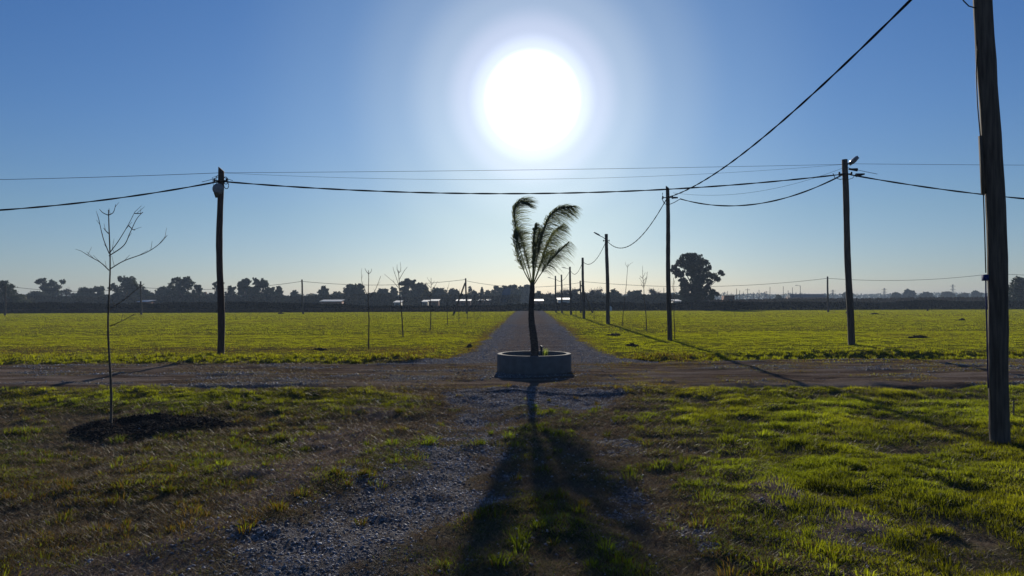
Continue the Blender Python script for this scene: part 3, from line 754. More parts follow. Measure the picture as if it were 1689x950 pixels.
# ------------------------------------------------------------------ saplings
rsap = random.Random(11)
def sapling(bpx, bpy_, tpx, tpy, branches, label, r=.022, D=None, fine=True, detail=1):
    g = gnd(bpx, bpy_) if D is None else Vector((at(bpx, bpy_, D).x, D, 0)); g.z = hz(g.x, g.y); D = g.y
    root = empty('bare_sapling', g, label, 'sapling', 'leafless young trees planted along the roads')
    q = lambda px, py, dd=0: at(px, py, D + dd) - g
    top = q(tpx, tpy); b0 = Vector((0, 0, -.05)); pts = []; n = 14
    for i in range(n + 1):
        s = i / n; p = b0.lerp(top, s); p += Vector((math.sin(s * 9 + bpx) * .02, math.cos(s * 7) * .02, 0)) * math.sin(s * math.pi); pts.append(p)
    minr = D / 1130 * .38
    MB().tube(pts, [max(r * (1 - .62 * i / n), minr * (1 - .4 * i / n)) for i in range(n + 1)], 8).build('trunk', M_bark, root, smooth=True)
    for br in branches:
        P = [q(*b) for b in br]; pth = bez(P, 6) if len(P) > 2 else P; m2 = len(pth); rb = max(r * .42, minr * .55)
        mb = MB(); mb.tube(pth, [rb * (1 - .6 * i / m2) for i in range(m2)], 6)
        if detail:
            for j in range(2, m2, 4):
                if rsap.random() < .6:
                    d0 = (pth[j] - pth[j - 1]).normalized(); e_ = (d0 * .6 + Vector((rsap.uniform(-.7, .7), rsap.uniform(-.4, .4), rsap.uniform(0, .8)))).normalized() * rsap.uniform(.08, .2)
                    mb.tube([pth[j], pth[j] + e_], [rb * .45, rb * .25], 5)
        mb.build('branch', M_bark, root, smooth=True)
    return root
def autobr(cx, y0, y1, n, w):
    o = []
    for i in range(n):
        s = i / max(1, n - 1); yb = y0 + (y1 - y0) * s; sg = 1 if i % 2 else -1; ww = w * rsap.uniform(.5, 1.1) * sg * (1 - .45 * s); up_ = abs(y0 - y1) * rsap.uniform(.35, .7) * (1 - .3 * s)
        o.append([(cx, yb), (cx + ww * .55, yb - up_ * .4, rsap.uniform(-.2, .2)), (cx + ww, yb - up_, rsap.uniform(-.5, .5))])
    return o
sapling(183, 698, 179, 346, [
    [(180, 446), (166, 433), (150, 424), (134, 414)],
    [(181, 444), (205, 430), (240, 417), (262, 403), (276, 388)],
    [(180, 418), (170, 392, .2), (163, 362, .3), (160, 352, .3)],
    [(180, 418), (195, 398), (212, 370), (222, 350)],
    [(180, 422), (204, 405, -.2), (214, 385, -.3), (225, 362, -.3), (235, 350, -.3)],
    [(179, 355), (170, 351), (164, 345)], [(179, 355), (187, 350), (191, 337)],
    [(181, 538), (200, 530), (222, 518)], [(181, 510), (205, 494), (222, 480), (238, 468)],
    [(179, 385), (174, 380), (171, 376)], [(222, 352), (232, 352), (236, 350)], [(212, 372), (220, 379), (223, 379)]],
    'nearest bare sapling, forked thin trunk rising from the dark earth patch at left', r=.021)
sapling(608, 578, 608, 446, [[(608, 492), (602, 478), (597, 466), (596, 447)], [(608, 492), (618, 480), (624, 466), (628, 455)], [(608, 452), (604, 447), (602, 443)], [(608, 452), (612, 448), (613, 443)]] , 'bare sapling with two curved arms in the left field, nearer one', r=.03)
sapling(665, 559, 657, 446, [[(660, 478), (650, 466), (642, 459), (634, 452)], [(660, 480), (655, 462), (650, 448), (648, 440)], [(658, 462), (666, 448), (672, 440)], [(657, 450), (655, 443), (655, 436)], [(657, 452), (661, 444), (660, 432)]], 'slightly leaning bare sapling with many fine twigs in the left field', r=.035)
sapling(710, 547, 711, 458, autobr(711, 492, 466, 7, 13), 'bare sapling third from the crossing along the left lots', r=.035)
for i, (bx, by, tx, ty, lab) in enumerate([(738, 539, 738, 474, 'bare sapling fourth along the left lots, just before the braced pole'), (757, 533, 757, 478, 'small bare sapling between the brace foot and the braced pole'),
    (771, 529, 771, 482, 'small bare sapling right under the braced pole'), (782, 525, 782, 486, 'tiny far bare sapling right of the braced pole'), (792, 522, 792, 488, 'farthest bare sapling of the left row')]):
    sapling(bx, by, tx, ty, autobr(tx, ty + (by - ty) * .45, ty + 3, 4, (by - ty) * .13), lab, r=.03, detail=0)
sapling(1026, 541, 1036, 435, [[(1035, 441), (1032, 436), (1031, 434)], [(1035, 440), (1040, 435), (1043, 433)]], 'leaning leafless whip with a forked tip right of the arm lamp pole', r=.03)
sapling(1067, 550, 1061, 462, autobr(1061, 474, 456, 6, 8) + [[(1061, 464), (1060, 450), (1060, 438)], [(1062, 474), (1066, 462), (1068, 448)]], 'bare sapling with an upright brush of twigs left of the slim pole', r=.035)
sapling(1113, 564, 1111, 458, autobr(1111, 498, 470, 4, 6), 'faint bare sapling close beside the slim pole on its right', r=.025)
sapling(980, 531, 979, 478, autobr(979, 500, 486, 3, 5), 'small bare sapling between the arm lamp pole and the pole behind it', r=.03, detail=0)
sapling(950, 524, 950, 484, autobr(950, 500, 490, 3, 4), 'far bare sapling left of the third road pole', r=.03, detail=0)
# small stakes
for bx, by, ty, lab in [(1184, 563, 546, 'short thin stake in the right field beyond the slim pole'), (1256, 515, 505, 'tiny stake in the far right field'), (1672, 691, 660, 'short thin stake just right of the nearest pole')]:
    g = gnd(bx, by); g.z = hz(g.x, g.y); t_ = at(bx, ty, g.y)
    tag(MB().tube([g - Vector((0, 0, .05)), t_], max(.012, g.y / 1130 * .4), 6).build('stake', M_bark), lab, 'stake', 'thin marker stakes in the grass')

# ------------------------------------------------------------------ clods in the fields
for i, (px, py, wpx, hm, lab) in enumerate([(527, 582, 24, .10, 'dark clod of earth in the left field between lamp pole and first sapling'), (1517, 564, 36, .15, 'largest dark earth clod in the right field, left of the nearest pole'),
    (1012, 556, 26, .12, 'low dark earth clod right of the road near the arm lamp pole'), (1042, 574, 20, .11, 'brown dug earth lump at the corner of the right lot'), (775, 572, 10, .12, 'small dark clod beside the road at the left lot corner'),
    (1587, 532, 9, .22, 'small dark clod far back in the right field near the nearest pole'), (1443, 520, 14, .2, 'flat dark clod far back right of the floodlight pole'), (1397, 518, 5, .3, 'tiny dark lump just left of the floodlight pole'), (463, 518, 9, .25, 'tiny dark lump at the far edge of the left field'), (1530, 513, 3, .6, 'tiny upright tuft far back in the right field')]):
    g = gnd(px, py); g.z = hz(g.x, g.y); wd = wpx * g.y / 1130; rr = random.Random(i); n = 26; mb = MB(); rows = 9
    for a in range(rows):
        ph = a / (rows - 1) * math.pi / 2
        for k in range(n):
            th = 2 * math.pi * k / n; rj = rr.uniform(.6, 1.35); mb.v.append(g + Vector((math.cos(th) * wd / 2 * math.cos(ph) * rj, math.sin(th) * wd / 2 * .7 * math.cos(ph) * rj, hm * math.sin(ph) * rr.uniform(.3, 1.3) - .02)))
    for a in range(rows - 1):
        for k in range(n): mb.q.append((a * n + k, a * n + (k + 1) % n, (a + 1) * n + (k + 1) % n, (a + 1) * n + k))
    tag(mb.build('earth_clod', M_soil), lab, 'earth clod', 'dark clods of earth in the fields')
# loose crumbs on the mulch patch
xx = RNG.uniform(-8, -3.6, 9000); yy = RNG.uniform(10, 12.6, 9000); M = masks(xx, yy); kp = M['mound'] > .35; xx = xx[kp]; yy = yy[kp]; zz = height(xx, yy); mb = MB()
n = len(xx); sz = RNG.uniform(.006, .028, n) ; oc = np.array([[1, 0, 0], [0, 1, 0], [-1, 0, 0], [0, -1, 0], [0, 0, 1], [0, 0, -1]], float)
Vv = (np.tile(oc, (n, 1, 1)) * RNG.uniform(.5, 1.3, (n, 6, 1)) * sz[:, None, None] + np.stack([xx, yy, zz + .008], 1)[:, None, :]).reshape(-1, 3)
T = (np.array([t for i in range(4) for t in ((i, (i + 1) % 4, 4), ((i + 1) % 4, i, 5))])[None] + (np.arange(n) * 6)[:, None, None]).reshape(-1, 3)
tag(obj('soil_crumbs', npmesh('soil_crumbs', Vv, tri=T), M_soil), 'loose dark crumbs of turned earth around the nearest sapling', 'soil', kind='stuff')

# ------------------------------------------------------------------ trees far behind
def leaves(centers, radii, count, size, rng, flat=.8):
    """random leaf faces filling clumps"""
    C = np.array(centers); Rr = np.array(radii); idx = rng.choice(len(C), count, p=(Rr ** 2) / (Rr ** 2).sum())
    d = rng.normal(size=(count, 3)); d /= np.linalg.norm(d, axis=1)[:, None]; rad = rng.uniform(.25, 1.05, count) ** .6
    p = C[idx] + d * (Rr[idx] * rad)[:, None] * np.array([1, 1, flat])
    u_ = rng.normal(size=(count, 3)); u_ /= np.linalg.norm(u_, axis=1)[:, None]; v_ = np.cross(u_, rng.normal(size=(count, 3))); v_ /= np.linalg.norm(v_, axis=1)[:, None]
    s = size * rng.uniform(.5, 1.4, count)[:, None]
    Vv = np.stack([p - u_ * s, p + v_ * s * .6, p + u_ * s, p - v_ * s * .6], 1).reshape(-1, 3); k = np.arange(count) * 4
    return Vv, np.stack([k, k + 1, k + 2, k + 3], 1)
def tree(cx, top, wpx, D, kind, label, seed, base_frac=None, lean=0, name='tree', cat='tree', group='trees beyond the far hedge'):
    rng = np.random.default_rng(seed); rr = random.Random(seed)
    g = Vector((at(cx, 500, D).x, D, 0)); Ht = at(cx, top - 1.5, D).z; Wd = wpx * D / 1130 * 1.18; Ht *= 1.09 if kind in ('dense', 'low', 'bare') else 1.0
    root = empty(name, g, label, cat, group)
    C, Rd = [], []; trunk = MB(); tips = []
    bf = {'euc': .30, 'dense': .12, 'open': .38, 'cyp': .05, 'bare': .25, 'big': .10, 'low': 0.0}[kind] if base_frac is None else base_frac
    if kind == 'cyp':
        for i in range(12):
            s = i / 11; C.append((0, 0, Ht * (.08 + .88 * s))); Rd.append(max(.12, Wd / 2 * math.sin(math.pi * (.12 + .8 * (1 - s))) * .9))
        trunk.tube([(0, 0, -.2), (0, 0, Ht * .8)], [.15, .04], 6)
    else:
        nb_ = {'euc': 32, 'dense': 44, 'open': 30, 'bare': 22, 'big': 46, 'low': 36}[kind]
        tr_r = .03 * Ht + .06
        fork = Vector((lean * .2, 0, Ht * bf * .9 + .2)); trunk.tube([(0, 0, -.3), fork * .5 + Vector((rr.uniform(-.1, .1), 0, 0)), fork], [tr_r * 1.3, tr_r, tr_r * .8], 8)
        for i in range(nb_):
            th = rr.uniform(0, 2 * math.pi); rad = math.sqrt(rr.uniform(.02, 1)); s = (i + rr.random()) / nb_
            if kind == 'open': prof = .35 + .65 * s
            elif kind == 'euc': prof = math.sin(math.pi * min(1, .25 + .65 * s)) ** .6
            else: prof = math.sqrt(max(.05, 1 - (max(0, s - .25) / .8) ** 2))
            cr_ = (Wd * .5) * {'euc': .23, 'dense': .29, 'open': .17, 'bare': .22, 'big': .17, 'low': .32}[kind] * rr.uniform(.7, 1.25)
            z = Ht * (bf + (1 - bf) * s) - cr_ * .7 * s
            x_ = math.cos(th) * rad * max(.05, Wd * .5 * prof - cr_ * .6) + lean * s; y_ = math.sin(th) * rad * (Wd * .5 * prof - cr_ * .5)
            c = Vector((x_, y_, max(z, cr_ * .5))); C.append(tuple(c)); Rd.append(cr_)
            mid = fork.lerp(c, .5) + Vector((0, 0, -.06 * Ht * rr.random()))
            trunk.tube([fork + Vector((0, 0, -.1)), mid, c], [tr_r * .5, tr_r * .3, tr_r * .12], 5)
            if kind == 'bare':
                for q in range(9):
                    e_ = Vector((rr.uniform(-1, 1), rr.uniform(-1, 1), rr.uniform(0, 1.3))) * cr_ * 1.6; trunk.tube([c, c + e_], [tr_r * .12, .03], 4)
            # satellite clumps for an uneven outline
            for q in range(2):
                e_ = Vector((rr.uniform(-1, 1), rr.uniform(-1, 1), rr.uniform(-.5, 1))).normalized() * cr_ * 1.05
                cc_ = c + e_
                if cc_.z < Ht * 1.0: C.append(tuple(cc_)); Rd.append(cr_ * rr.uniform(.3, .55))
    trunk.build('trunk', M_tbark, root)
    dens = {'euc': 1.3, 'dense': 2.0, 'open': .8, 'cyp': 1.6, 'bare': .5, 'big': 2.1, 'low': 1.8}[kind]
    cnt = int(np.clip(2600 * dens * max(.35, (Ht * Wd) / 60), 300, 15000)); sz = .0014 * D * (.8 if kind in ('big',) else 1)
    Vv, q = leaves(C, Rd, cnt, max(.10, sz), rng)
    Vv[:, 2] = np.maximum(Vv[:, 2], .02)
    mt = {'euc': M_euc, 'dense': M_dense, 'open': M_euc, 'cyp': M_dense, 'bare': M_twig, 'big': M_dense, 'low': M_olive}[kind]
    obj('crown', npmesh('crown', Vv, quad=q), mt, root)
    return root
TL = [ # cx, top, w, D, kind, label
 (6, 468, 42, 170, 'dense', 'dark round tree cut by the left edge'),
 (34, 489, 34, 200, 'low', 'low bush right of the left edge tree'),
 (60, 484, 34, 230, 'dense', 'small tree left of the umbrella shaped one'),
 (86, 461, 42, 240, 'open', 'open umbrella shaped tree near the left edge'),
 (110, 481, 24, 260, 'bare', 'bare twiggy tree between umbrella tree and bushy tree'),
 (140, 478, 30, 240, 'dense', 'bushy tree with two tops left of the nearest sapling, left half'),
 (160, 473, 28, 245, 'euc', 'bushy tree right behind the nearest sapling trunk'),
 (206, 457, 46, 220, 'euc', 'tall spreading tree just right of the nearest sapling'),
 (236, 481, 34, 240, 'dense', 'round tree behind the thin far pole'),
 (268, 478, 44, 250, 'dense', 'wide low round tree left of the tall lopsided tree'),
 (300, 458, 38, 215, 'euc', 'tall lopsided tree left of the round lamp pole'),
 (324, 470, 18, 216, 'euc', 'side crown leaning right of the tall lopsided tree'),
 (336, 486, 12, 260, 'low', 'small bush left of the chimney house'),
 (350, 484, 14, 262, 'open', 'small airy tree above the chimney house roof'),
 (358, 466, 20, 235, 'open', 'thin airy tree partly hidden by the round lamp pole'),
 (382, 473, 20, 235, 'euc', 'tree immediately right of the round lamp pole'),
 (405, 461, 30, 230, 'euc', 'left one of the twin tall trees right of the lamp pole'),
 (427, 460, 34, 225, 'euc', 'right one of the twin tall trees right of the lamp pole'),
 (446, 475, 20, 228, 'euc', 'lower tree on the right flank of the twin tall trees'),
 (460, 477, 15, 240, 'dense', 'small round tree right of the twin tall trees'),
 (487, 480, 15, 260, 'euc', 'small tree just left of the lone far pole'),
 (515, 488, 26, 270, 'low', 'low rounded tree right of the lone far pole'),
 (534, 476, 18, 250, 'dense', 'upright pale tree right of the lone far pole'),
 (556, 485, 24, 270, 'low', 'low olive tree over the bluish roof'),
 (580, 473, 30, 240, 'dense', 'bulky tree left of the first field sapling'),
 (594, 469, 15, 240, 'euc', 'small leaning crown at the top right of the bulky tree'),
 (613, 486, 22, 260, 'dense', 'low tree behind the first field sapling'),
 (632, 480, 26, 270, 'dense', 'middle sized tree between the two nearer field saplings'),
 (648, 475, 18, 270, 'euc', 'narrow tree left of the leaning field sapling'),
 (673, 461, 30, 250, 'euc', 'highest tree behind the leaning field sapling'),
 (692, 471, 32, 255, 'dense', 'broad tree right of the highest one'),
 (704, 483, 20, 230, 'low', 'olive brown bush behind the third field sapling'),
 (722, 479, 30, 265, 'dense', 'broad tree behind the left lots saplings'),
 (748, 480, 24, 270, 'dense', 'round tree behind the slanted brace'),
 (776, 477, 14, 275, 'bare', 'thin bare tree right of the braced pole'),
 (783, 484, 26, 270, 'dense', 'low dark tree right of the braced pole'),
 (795, 475, 6, 265, 'cyp', 'narrow pointed cypress left of the palm'),
 (806, 482, 18, 285, 'low', 'low tree right of the cypress'),
 (820, 473, 22, 300, 'euc', 'tall bluish tree left of the smoke'),
 (842, 471, 32, 300, 'euc', 'tall wide bluish tree behind the smoke'),
 (868, 474, 28, 340, 'dense', 'pale hazy tree directly behind the palm trunk'),
 (888, 484, 14, 340, 'low', 'pale low tree just right of the palm trunk'),
 (908, 487, 24, 250, 'bare', 'bare brown scrub tree by the last road pole'),
 (932, 482, 28, 240, 'bare', 'bare brown tree behind the far lamp arm pole'),
 (950, 480, 26, 240, 'bare', 'bare tree left of the third road pole'),
 (985, 481, 30, 230, 'bare', 'greyish bare round tree left of the arm lamp pole'),
 (1013, 482, 26, 235, 'dense', 'rounded tree just right of the arm lamp pole'),
 (1048, 482, 34, 240, 'dense', 'rounded dark tree behind the leaning whip'),
 (1076, 481, 30, 242, 'bare', 'twiggy dark tree left of the slim pole'),
 (1092, 487, 24, 250, 'dense', 'low tree touching the slim pole on its left'),
 (1114, 489, 22, 240, 'dense', 'small dark tree between slim pole and big lone tree'),
 (1200, 492, 22, 230, 'dense', 'low dark tree at the right foot of the big lone tree'),
 (1284, 489, 12, 300, 'low', 'small brownish bush among the distant thin posts'),
 (1398, 482, 18, 420, 'euc', 'distant tree just behind the floodlight pole'),
 (1478, 484, 16, 420, 'euc', 'distant small tree with a flat top right of the floodlight pole'),
 (1500, 481, 20, 430, 'dense', 'distant highest tree midway between floodlight pole and nearest pole'),
 (1527, 485, 22, 430, 'dense', 'distant round tree right of the midway highest one'),
 (1562, 484, 22, 450, 'low', 'distant pale tree beside the far pylon'),
 (1590, 486, 18, 460, 'dense', 'distant dim tree right of the far pylon'),
 (1610, 483, 16, 460, 'dense', 'distant rounded tree left of the nearest pole'),
 (1680, 462, 36, 170, 'dense', 'dark dense tree at the right edge behind the nearest pole')]
for i, (cx_, tp_, w_, D0, kd, lb) in enumerate(TL): tree(cx_, tp_, w_, D0, kd, lb, 100 + i)
# the big lone tree: clumps placed by hand
def big_tree():
    D = 165; sc = D / 1130; g = Vector((at(1148, 500, D).x, D, 0)); root = empty('lone_tree', g, 'big solitary dark tree standing right of the slim pole', 'tree')
    rng = np.random.default_rng(3); rr = random.Random(3)
    cl = [(1128, 426, 9), (1140, 424, 9), (1152, 426, 9), (1120, 434, 8), (1117, 446, 8), (1130, 438, 10), (1145, 436, 10), (1157, 434, 8), (1163, 431, 6), (1113, 440, 5), (1115, 452, 6), (1160, 446, 8), (1150, 448, 10), (1137, 450, 8), (1126, 452, 7), (1168, 443, 6), (1171, 452, 7), (1164, 458, 8), (1178, 455, 7), (1184, 450, 5), (1188, 453, 3.5), (1183, 461, 5), (1174, 465, 6), (1154, 460, 9), (1143, 463, 9), (1131, 463, 7), (1125, 470, 6), (1138, 474, 10), (1150, 474, 9), (1127, 481, 7), (1166, 475, 6), (1172, 481, 6), (1178, 485, 4.5), (1160, 484, 7), (1146, 486, 10), (1132, 489, 9), (1150, 495, 9), (1138, 498, 9), (1126, 496, 5), (1169, 490, 6), (1162, 494, 5)]
    C, Rd = [], []; tk = MB(); 
    for s_, lx in ((1, 0), (.75, 1.8)):
        tk.tube([(lx * .6, 0, -.3), (lx * .8, .1, 2.5 * s_), (lx, .2, 5 * s_), (lx * .6, 0, 8.5 * s_)], [.5 * s_, .42 * s_, .3 * s_, .12], 9)
    for x_, y_, r_ in cl:
        p = at(x_, y_, D) - g; rad = r_ * sc; dep = rr.uniform(-1, 1) * 2.6; p.y = dep
        C.append(tuple(p)); Rd.append(rad); tk.tube([(p.x * .15, 0, max(.5, p.z * .45)), (p.x * .6, dep * .5, p.z * .75), p], [.18, .1, .04], 5)
        for q in range(3):
            e_ = Vector((rr.uniform(-1, 1), rr.uniform(-1, 1), rr.uniform(-1, 1))).normalized() * rad * 1.0; C.append(tuple(p + e_)); Rd.append(rad * rr.uniform(.25, .45))
    tk.build('trunk', M_tbark, root)
    Vv, q = leaves(C, Rd, 24000, .20, rng); Vv[:, 2] = np.maximum(Vv[:, 2], .02)
    obj('crown', npmesh('crown', Vv, quad=q), M_dense, root)
big_tree()

# hedges at the far side of the lots
def hedge(name, x0, x1, yf, hf, depth, count, size, mt, label, seed, kind=None, cat='hedge'):
    rng = np.random.default_rng(seed); xx = rng.uniform(x0, x1, count); t = rng.uniform(0, 1, count)
    yb = np.array([yf(v) for v in xx]); hh = hf(xx) * (.55 + .35 * fbm(xx, yb * 0 + seed, 3.0, seed, 3) + .55 * fbm(xx, yb * 0 + seed, 11.0, seed + 5, 2)); zz = hh * rng.uniform(0, 1, count) ** .8
    p = np.stack([xx, yb + depth * (t - .5), zz], 1); u_ = rng.normal(size=(count, 3)); u_ /= np.linalg.norm(u_, axis=1)[:, None]; v_ = np.cross(u_, rng.normal(size=(count, 3))); v_ /= np.linalg.norm(v_, axis=1)[:, None]
    s = size * rng.uniform(.5, 1.4, count)[:, None]; Vv = np.stack([p - u_ * s, p + v_ * s * .7, p + u_ * s, p - v_ * s * .7], 1).reshape(-1, 3); Vv[:, 2] = np.maximum(Vv[:, 2], 0.01); k = np.arange(count) * 4
    o = obj(name, npmesh(name, Vv, quad=np.stack([k, k + 1, k + 2, k + 3], 1)), mt); tag(o, label, cat, kind=kind); return o
xl0 = at(-350, 500, 130).x; xr1 = at(2100, 500, 150).x; xm = at(835, 500, 140).x
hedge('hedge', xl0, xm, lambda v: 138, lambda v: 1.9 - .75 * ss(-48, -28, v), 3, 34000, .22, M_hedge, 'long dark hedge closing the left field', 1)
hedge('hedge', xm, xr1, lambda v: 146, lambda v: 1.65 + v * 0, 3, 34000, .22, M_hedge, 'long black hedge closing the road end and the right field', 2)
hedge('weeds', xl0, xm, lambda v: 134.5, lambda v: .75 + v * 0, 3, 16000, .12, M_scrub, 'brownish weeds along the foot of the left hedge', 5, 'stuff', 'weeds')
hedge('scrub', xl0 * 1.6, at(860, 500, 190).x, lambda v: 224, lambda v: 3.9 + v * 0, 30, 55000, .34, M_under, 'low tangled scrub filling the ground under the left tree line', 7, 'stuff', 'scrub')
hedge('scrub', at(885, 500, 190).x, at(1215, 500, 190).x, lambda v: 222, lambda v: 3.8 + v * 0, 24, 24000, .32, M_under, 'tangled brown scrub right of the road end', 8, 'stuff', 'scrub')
hedge('scrub', at(1150, 500, 210).x, at(2100, 500, 210).x, lambda v: 205, lambda v: 2.5 + v * 0, 40, 30000, .28, M_scrub, 'pale brown dry scrub strip behind the right hedge', 9, 'stuff', 'scrub')
hedge('woodland', at(1150, 500, 800).x, at(2300, 500, 800).x, lambda v: 800, lambda v: 9 + v * 0, 60, 26000, 1.0, M_dense, 'hazy far woodland on the horizon at right', 10, 'stuff', 'woodland')
hedge('woodland', at(-400, 500, 600).x, at(1100, 500, 600).x, lambda v: 560, lambda v: 8 + v * 0, 60, 30000, .9, M_dense, 'hazy far woodland behind the left tree line', 11, 'stuff', 'woodland')

# ------------------------------------------------------------------ houses and sheds
M_wallw = mat('painted_wall', (.55, .54, .5), .8, (1.5, (.45, .43, .4), 0)); M_wallb = mat('brick_wall', (.28, .13, .09), .9, (2, (.2, .1, .07), 0)); M_roofm = mat('sheet_metal_roof', (.5, .52, .55), .7, (.8, (.4, .42, .45), 0), spec=.4, metal=.1); M_roofd = mat('dark_roof', (.06, .06, .07), .7, (1, (.1, .1, .11), 0)); M_win = mat('window_glass', (.02, .025, .03), .15)
def house(cx_, D0, wpx, hw, roof_h, wallm, roofm, label, chimney=False, flat=False):
    g = Vector((at(cx_, 500, D0).x, D0, 0)); wd = wpx * D0 / 1130; dp = 4.2 if flat else 6; root = empty('house' if not flat else 'shed', g, label, 'house' if not flat else 'shed', 'buildings beyond the hedge')
    MB().box((0, 0, hw / 2), (wd, dp, hw)).build('wall', wallm, root)
    mb = MB(); ov = .3; x_ = wd / 2 + ov; y_ = dp / 2 + ov
    if flat:
        for dz in (0, -.1): mb.poly([(-x_, -y_, hw + .12 + dz), (x_, -y_, hw + .12 + dz), (x_, y_, hw + roof_h + dz), (-x_, y_, hw + roof_h + dz)])
        mb.poly([(-x_, -y_, hw + .02), (x_, -y_, hw + .02), (x_, -y_, hw + .12), (-x_, -y_, hw + .12)])
    else:
        r = hw + roof_h; mb.poly([(-x_, -y_, hw + .02), (x_, -y_, hw + .02), (x_ * .92, 0, r), (-x_ * .92, 0, r)]); mb.poly([(x_, y_, hw + .02), (-x_, y_, hw + .02), (-x_ * .92, 0, r), (x_ * .92, 0, r)])
        mb.poly([(-x_, y_, hw + .02), (-x_, -y_, hw + .02), (-x_ * .92, 0, r)]); mb.poly([(x_, -y_, hw + .02), (x_, y_, hw + .02), (x_ * .92, 0, r)])
    rf_ = mb.build('roof', roofm, root)
    if chimney: MB().box((-wd * .18, 0, hw + roof_h + .35), (.6, .6, 1.3)).build('chimney', wallm, rf_)
    for q in range(max(1, int(wd / 3.2))):
        xw = -wd / 2 + (q + .5) * wd / max(1, int(wd / 3.2)); MB().box((xw, -dp / 2 - .02, hw * .55), (1.0, .06, 1.0)).build('window', M_win, root)
house(345, 240, 34, 2.8, 1.9, M_wallb, M_roofd, 'dark hip roofed house with a chimney left of the round lamp pole', True)
house(242, 200, 16, 2.2, .6, M_wallb, M_roofm, 'shed with pale slanting roof behind the thin far pole', flat=True)
house(548, 200, 32, 2.1, .6, M_wallb, M_roofm, 'long shed with bluish sheet roof left of the first field sapling', flat=True)
house(657, 190, 9, 1.75, .6, M_wallw, M_roofm, 'small white roofed shed left of the leaning field sapling', flat=True)
house(702, 200, 7, 1.9, .6, M_wallw, M_roofm, 'tiny pale shed left of the third field sapling', flat=True)
house(717, 200, 13, 2.1, .6, M_wallb, M_roofm, 'shed with bright roof right of the third field sapling', flat=True)
house(765, 205, 22, 2.1, .6, M_wallb, M_roofm, 'long low shed with bright roof behind the braced pole', flat=True)
house(798, 215, 20, 2.2, .6, M_wallb, M_roofm, 'low shed with dull roof below the cypress', flat=True)
house(888, 190, 14, 2.0, .6, M_wallb, M_roofm, 'shed with pinkish bright roof just right of the palm trunk', flat=True)
house(930, 180, 19, 2.3, .6, M_wallw, M_roofm, 'brightest white roofed shed behind the distant lamp pole', flat=True)
house(1201, 200, 14, 3.4, .3, M_wallb, M_roofd, 'dark boxy building at the right foot of the big lone tree', flat=True)
house(1115, 190, 10, 1.8, .6, M_wallw, M_roofm, 'small pale building left of the big lone tree base', flat=True)
house(1330, 330, 60, 3.4, 1.6, M_wallb, M_roofd, 'long low dark roofed building left of the hedge pole')
# white water tank by the road pole
g = Vector((at(1006, 511, 138).x, 138, 0)); tk = empty('water_tank', g, 'small white tank standing low beside the arm lamp pole', 'tank')
MB().tube([(0, 0, .0), (0, 0, .75), (0, 0, .95)], [.42, .42, .2], 16).build('body', M_wallw, tk); MB().tube([(0, 0, .95), (0, 0, 1.03)], .14, 10).build('lid', M_black, tk)

# thin distant posts and pylons
pp = [(1252, 478, 'thin'), (1262, 481, 'thin'), (1200, 480, 'thin'), (1209, 485, 'thin'), (1220, 479, 'thin'), (1233, 476, 'T'), (1195, 481, 'T'), (1270, 473, 'thin'), (1264, 480, 'T'), (1292, 472, 'thin'), (1300, 479, 'thin'), (1307, 474, 'thin'), (1313, 484, 'thin'), (1320, 471, 'lamp'), (1095, 474, 'thin'), (1206, 483, 'thin'), (1215, 476, 'thin'), (1226, 481, 'thin'), (1243, 482, 'thin')]
pp = sorted({p[0]: p for p in pp}.values())
for i, (px, ty, kd) in enumerate(pp):
    D0 = 260 + (i * 37) % 90; g = Vector((at(px, 500, D0).x, D0, 0)); t_ = at(px, ty, D0) - g
    lab = {'thin': 'thin pale post %s among the distant posts right of the big lone tree', 'T': 'distant post with a crossbar, %s', 'lamp': 'distant street lamp with a left arm, %s'}[kd]
    where = {1095: 'standing alone left of the slim pole', 1195: 'first right of the big lone tree'}.get(px, 'number')
    order = ['', 'leftmost', 'second', 'third', 'fourth', 'fifth', 'sixth', 'seventh', 'eighth', 'ninth', 'tenth', 'eleventh', 'twelfth', 'thirteenth', 'fourteenth', 'fifteenth', 'sixteenth', 'last', 'outermost'][i % 19]
    label = 'thin distant post standing alone just left of the slim pole' if px == 1095 else {'thin': f'thin distant post, {order} from the left beyond the big lone tree', 'T': f'distant post with crossbar, {order} from the left beyond the big lone tree', 'lamp': 'distant street lamp with a left arm left of the hedge pole'}[kd]
    root = empty('distant_post' if kd != 'lamp' else 'street_lamp', g, label, 'post' if kd != 'lamp' else 'street lamp', 'distant posts of the next neighbourhood')
    MB().tube([(0, 0, -.1), t_], [.15, .10], 8).build('shaft', M_wire, root)
    if kd == 'T': MB().box(t_ - Vector((0, 0, .5)), (2.0, .14, .14)).build('crossbar', M_wire, root)
    if kd == 'lamp':
        MB().tube([t_ - Vector((0, 0, .2)), t_ + Vector((-1.4, 0, .1))], .08, 6).build('lamp_arm', M_wire, root); MB().box(t_ + Vector((-1.7, 0, .1)), (.8, .35, .22)).build('lamp_head', M_lamp, root)
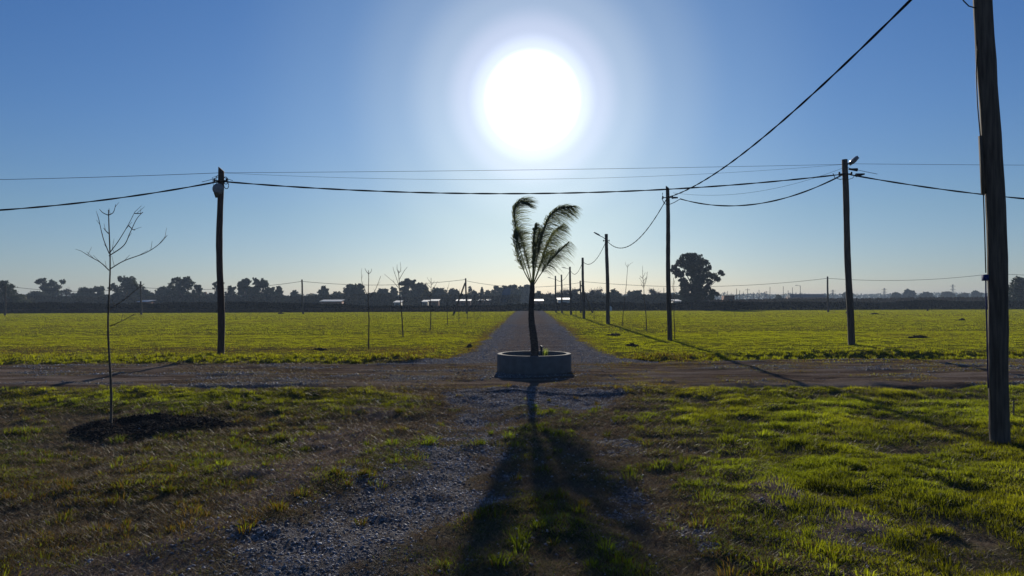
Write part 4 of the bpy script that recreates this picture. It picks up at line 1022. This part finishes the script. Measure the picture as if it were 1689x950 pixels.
for px, ty, lab in [(1572, 469, 'lattice pylon midway between floodlight pole and nearest pole'), (1459, 475, 'faint lattice pylon right of the floodlight pole'), (1374, 478, 'faint small pylon right of the hedge pole')]:
    D0 = 520; g = Vector((at(px, 500, D0).x, D0, 0)); Ht = at(px, ty, D0).z; root = empty('pylon', g, lab, 'pylon', 'far pylons on the horizon'); mb = MB(); a = .9; b_ = .3
    lv = 7
    for k in range(lv):
        s0 = k / lv; s1 = (k + 1) / lv; w0 = a + (b_ - a) * s0; w1 = a + (b_ - a) * s1; z0 = Ht * s0; z1 = Ht * s1
        for sx, sy in ((-1, -1), (1, -1), (1, 1), (-1, 1)):
            mb.tube([(sx * w0, sy * w0, z0), (sx * w1, sy * w1, z1)], .09, 4); nx_, ny_ = (sy * -1, sx) ; mb.tube([(sx * w0, sy * w0, z0), (nx_ * w1, ny_ * w1, z1)], .06, 4)
    mb.build('tower', M_wire, root); mb = MB()
    for zf in (.72, .9): mb.box((0, 0, Ht * zf), (4.2, .2, .22))
    mb.build('crossarms', M_wire, root)

# ------------------------------------------------------------------ smoke and haze
def volume(name, col, dens, aniso):
    M = bpy.data.materials.new(name); M.use_nodes = True; t = M.node_tree; t.nodes.clear(); o = t.nodes.new('ShaderNodeOutputMaterial'); v = t.nodes.new('ShaderNodeVolumePrincipled')
    v.inputs['Color'].default_value = (*col, 1); v.inputs['Density'].default_value = dens; v.inputs['Anisotropy'].default_value = aniso; t.links.new(v.outputs[0], o.inputs['Volume']); return M
HAZE_D = .00045
M_haze = volume('haze_air', (.62, .78, 1.0), HAZE_D, .1)
o = MB().box((0, 1450, 7.2), (3900, 3120, 16.6)).build('haze', M_haze); o['kind'] = 'stuff'; o['label'] = 'thin pale haze lying over the fields'
M_smoke = volume('smoke_puff', (.75, .88, 1.0), .055, .2)
def smoke():
    D0 = 205; b = at(832, 505, D0); V_, Q_ = [], []; mb = MB()
    pts = [at(828, 503, D0), at(830, 496, D0), at(834, 489, D0), at(836, 482, D0 + 1), at(840, 477, D0 + 2)]; rad = [.6, 1.1, 1.3, 1.2, .5]
    mb.tube(bez(pts, 6), [np.interp(i / 24, np.linspace(0, 1, 5), rad) for i in range(25)], 14, jit=.12); o = mb.build('smoke', M_smoke, smooth=True); tag(o, 'small column of bluish smoke rising behind the hedge left of the palm', 'smoke', kind='stuff')
smoke()
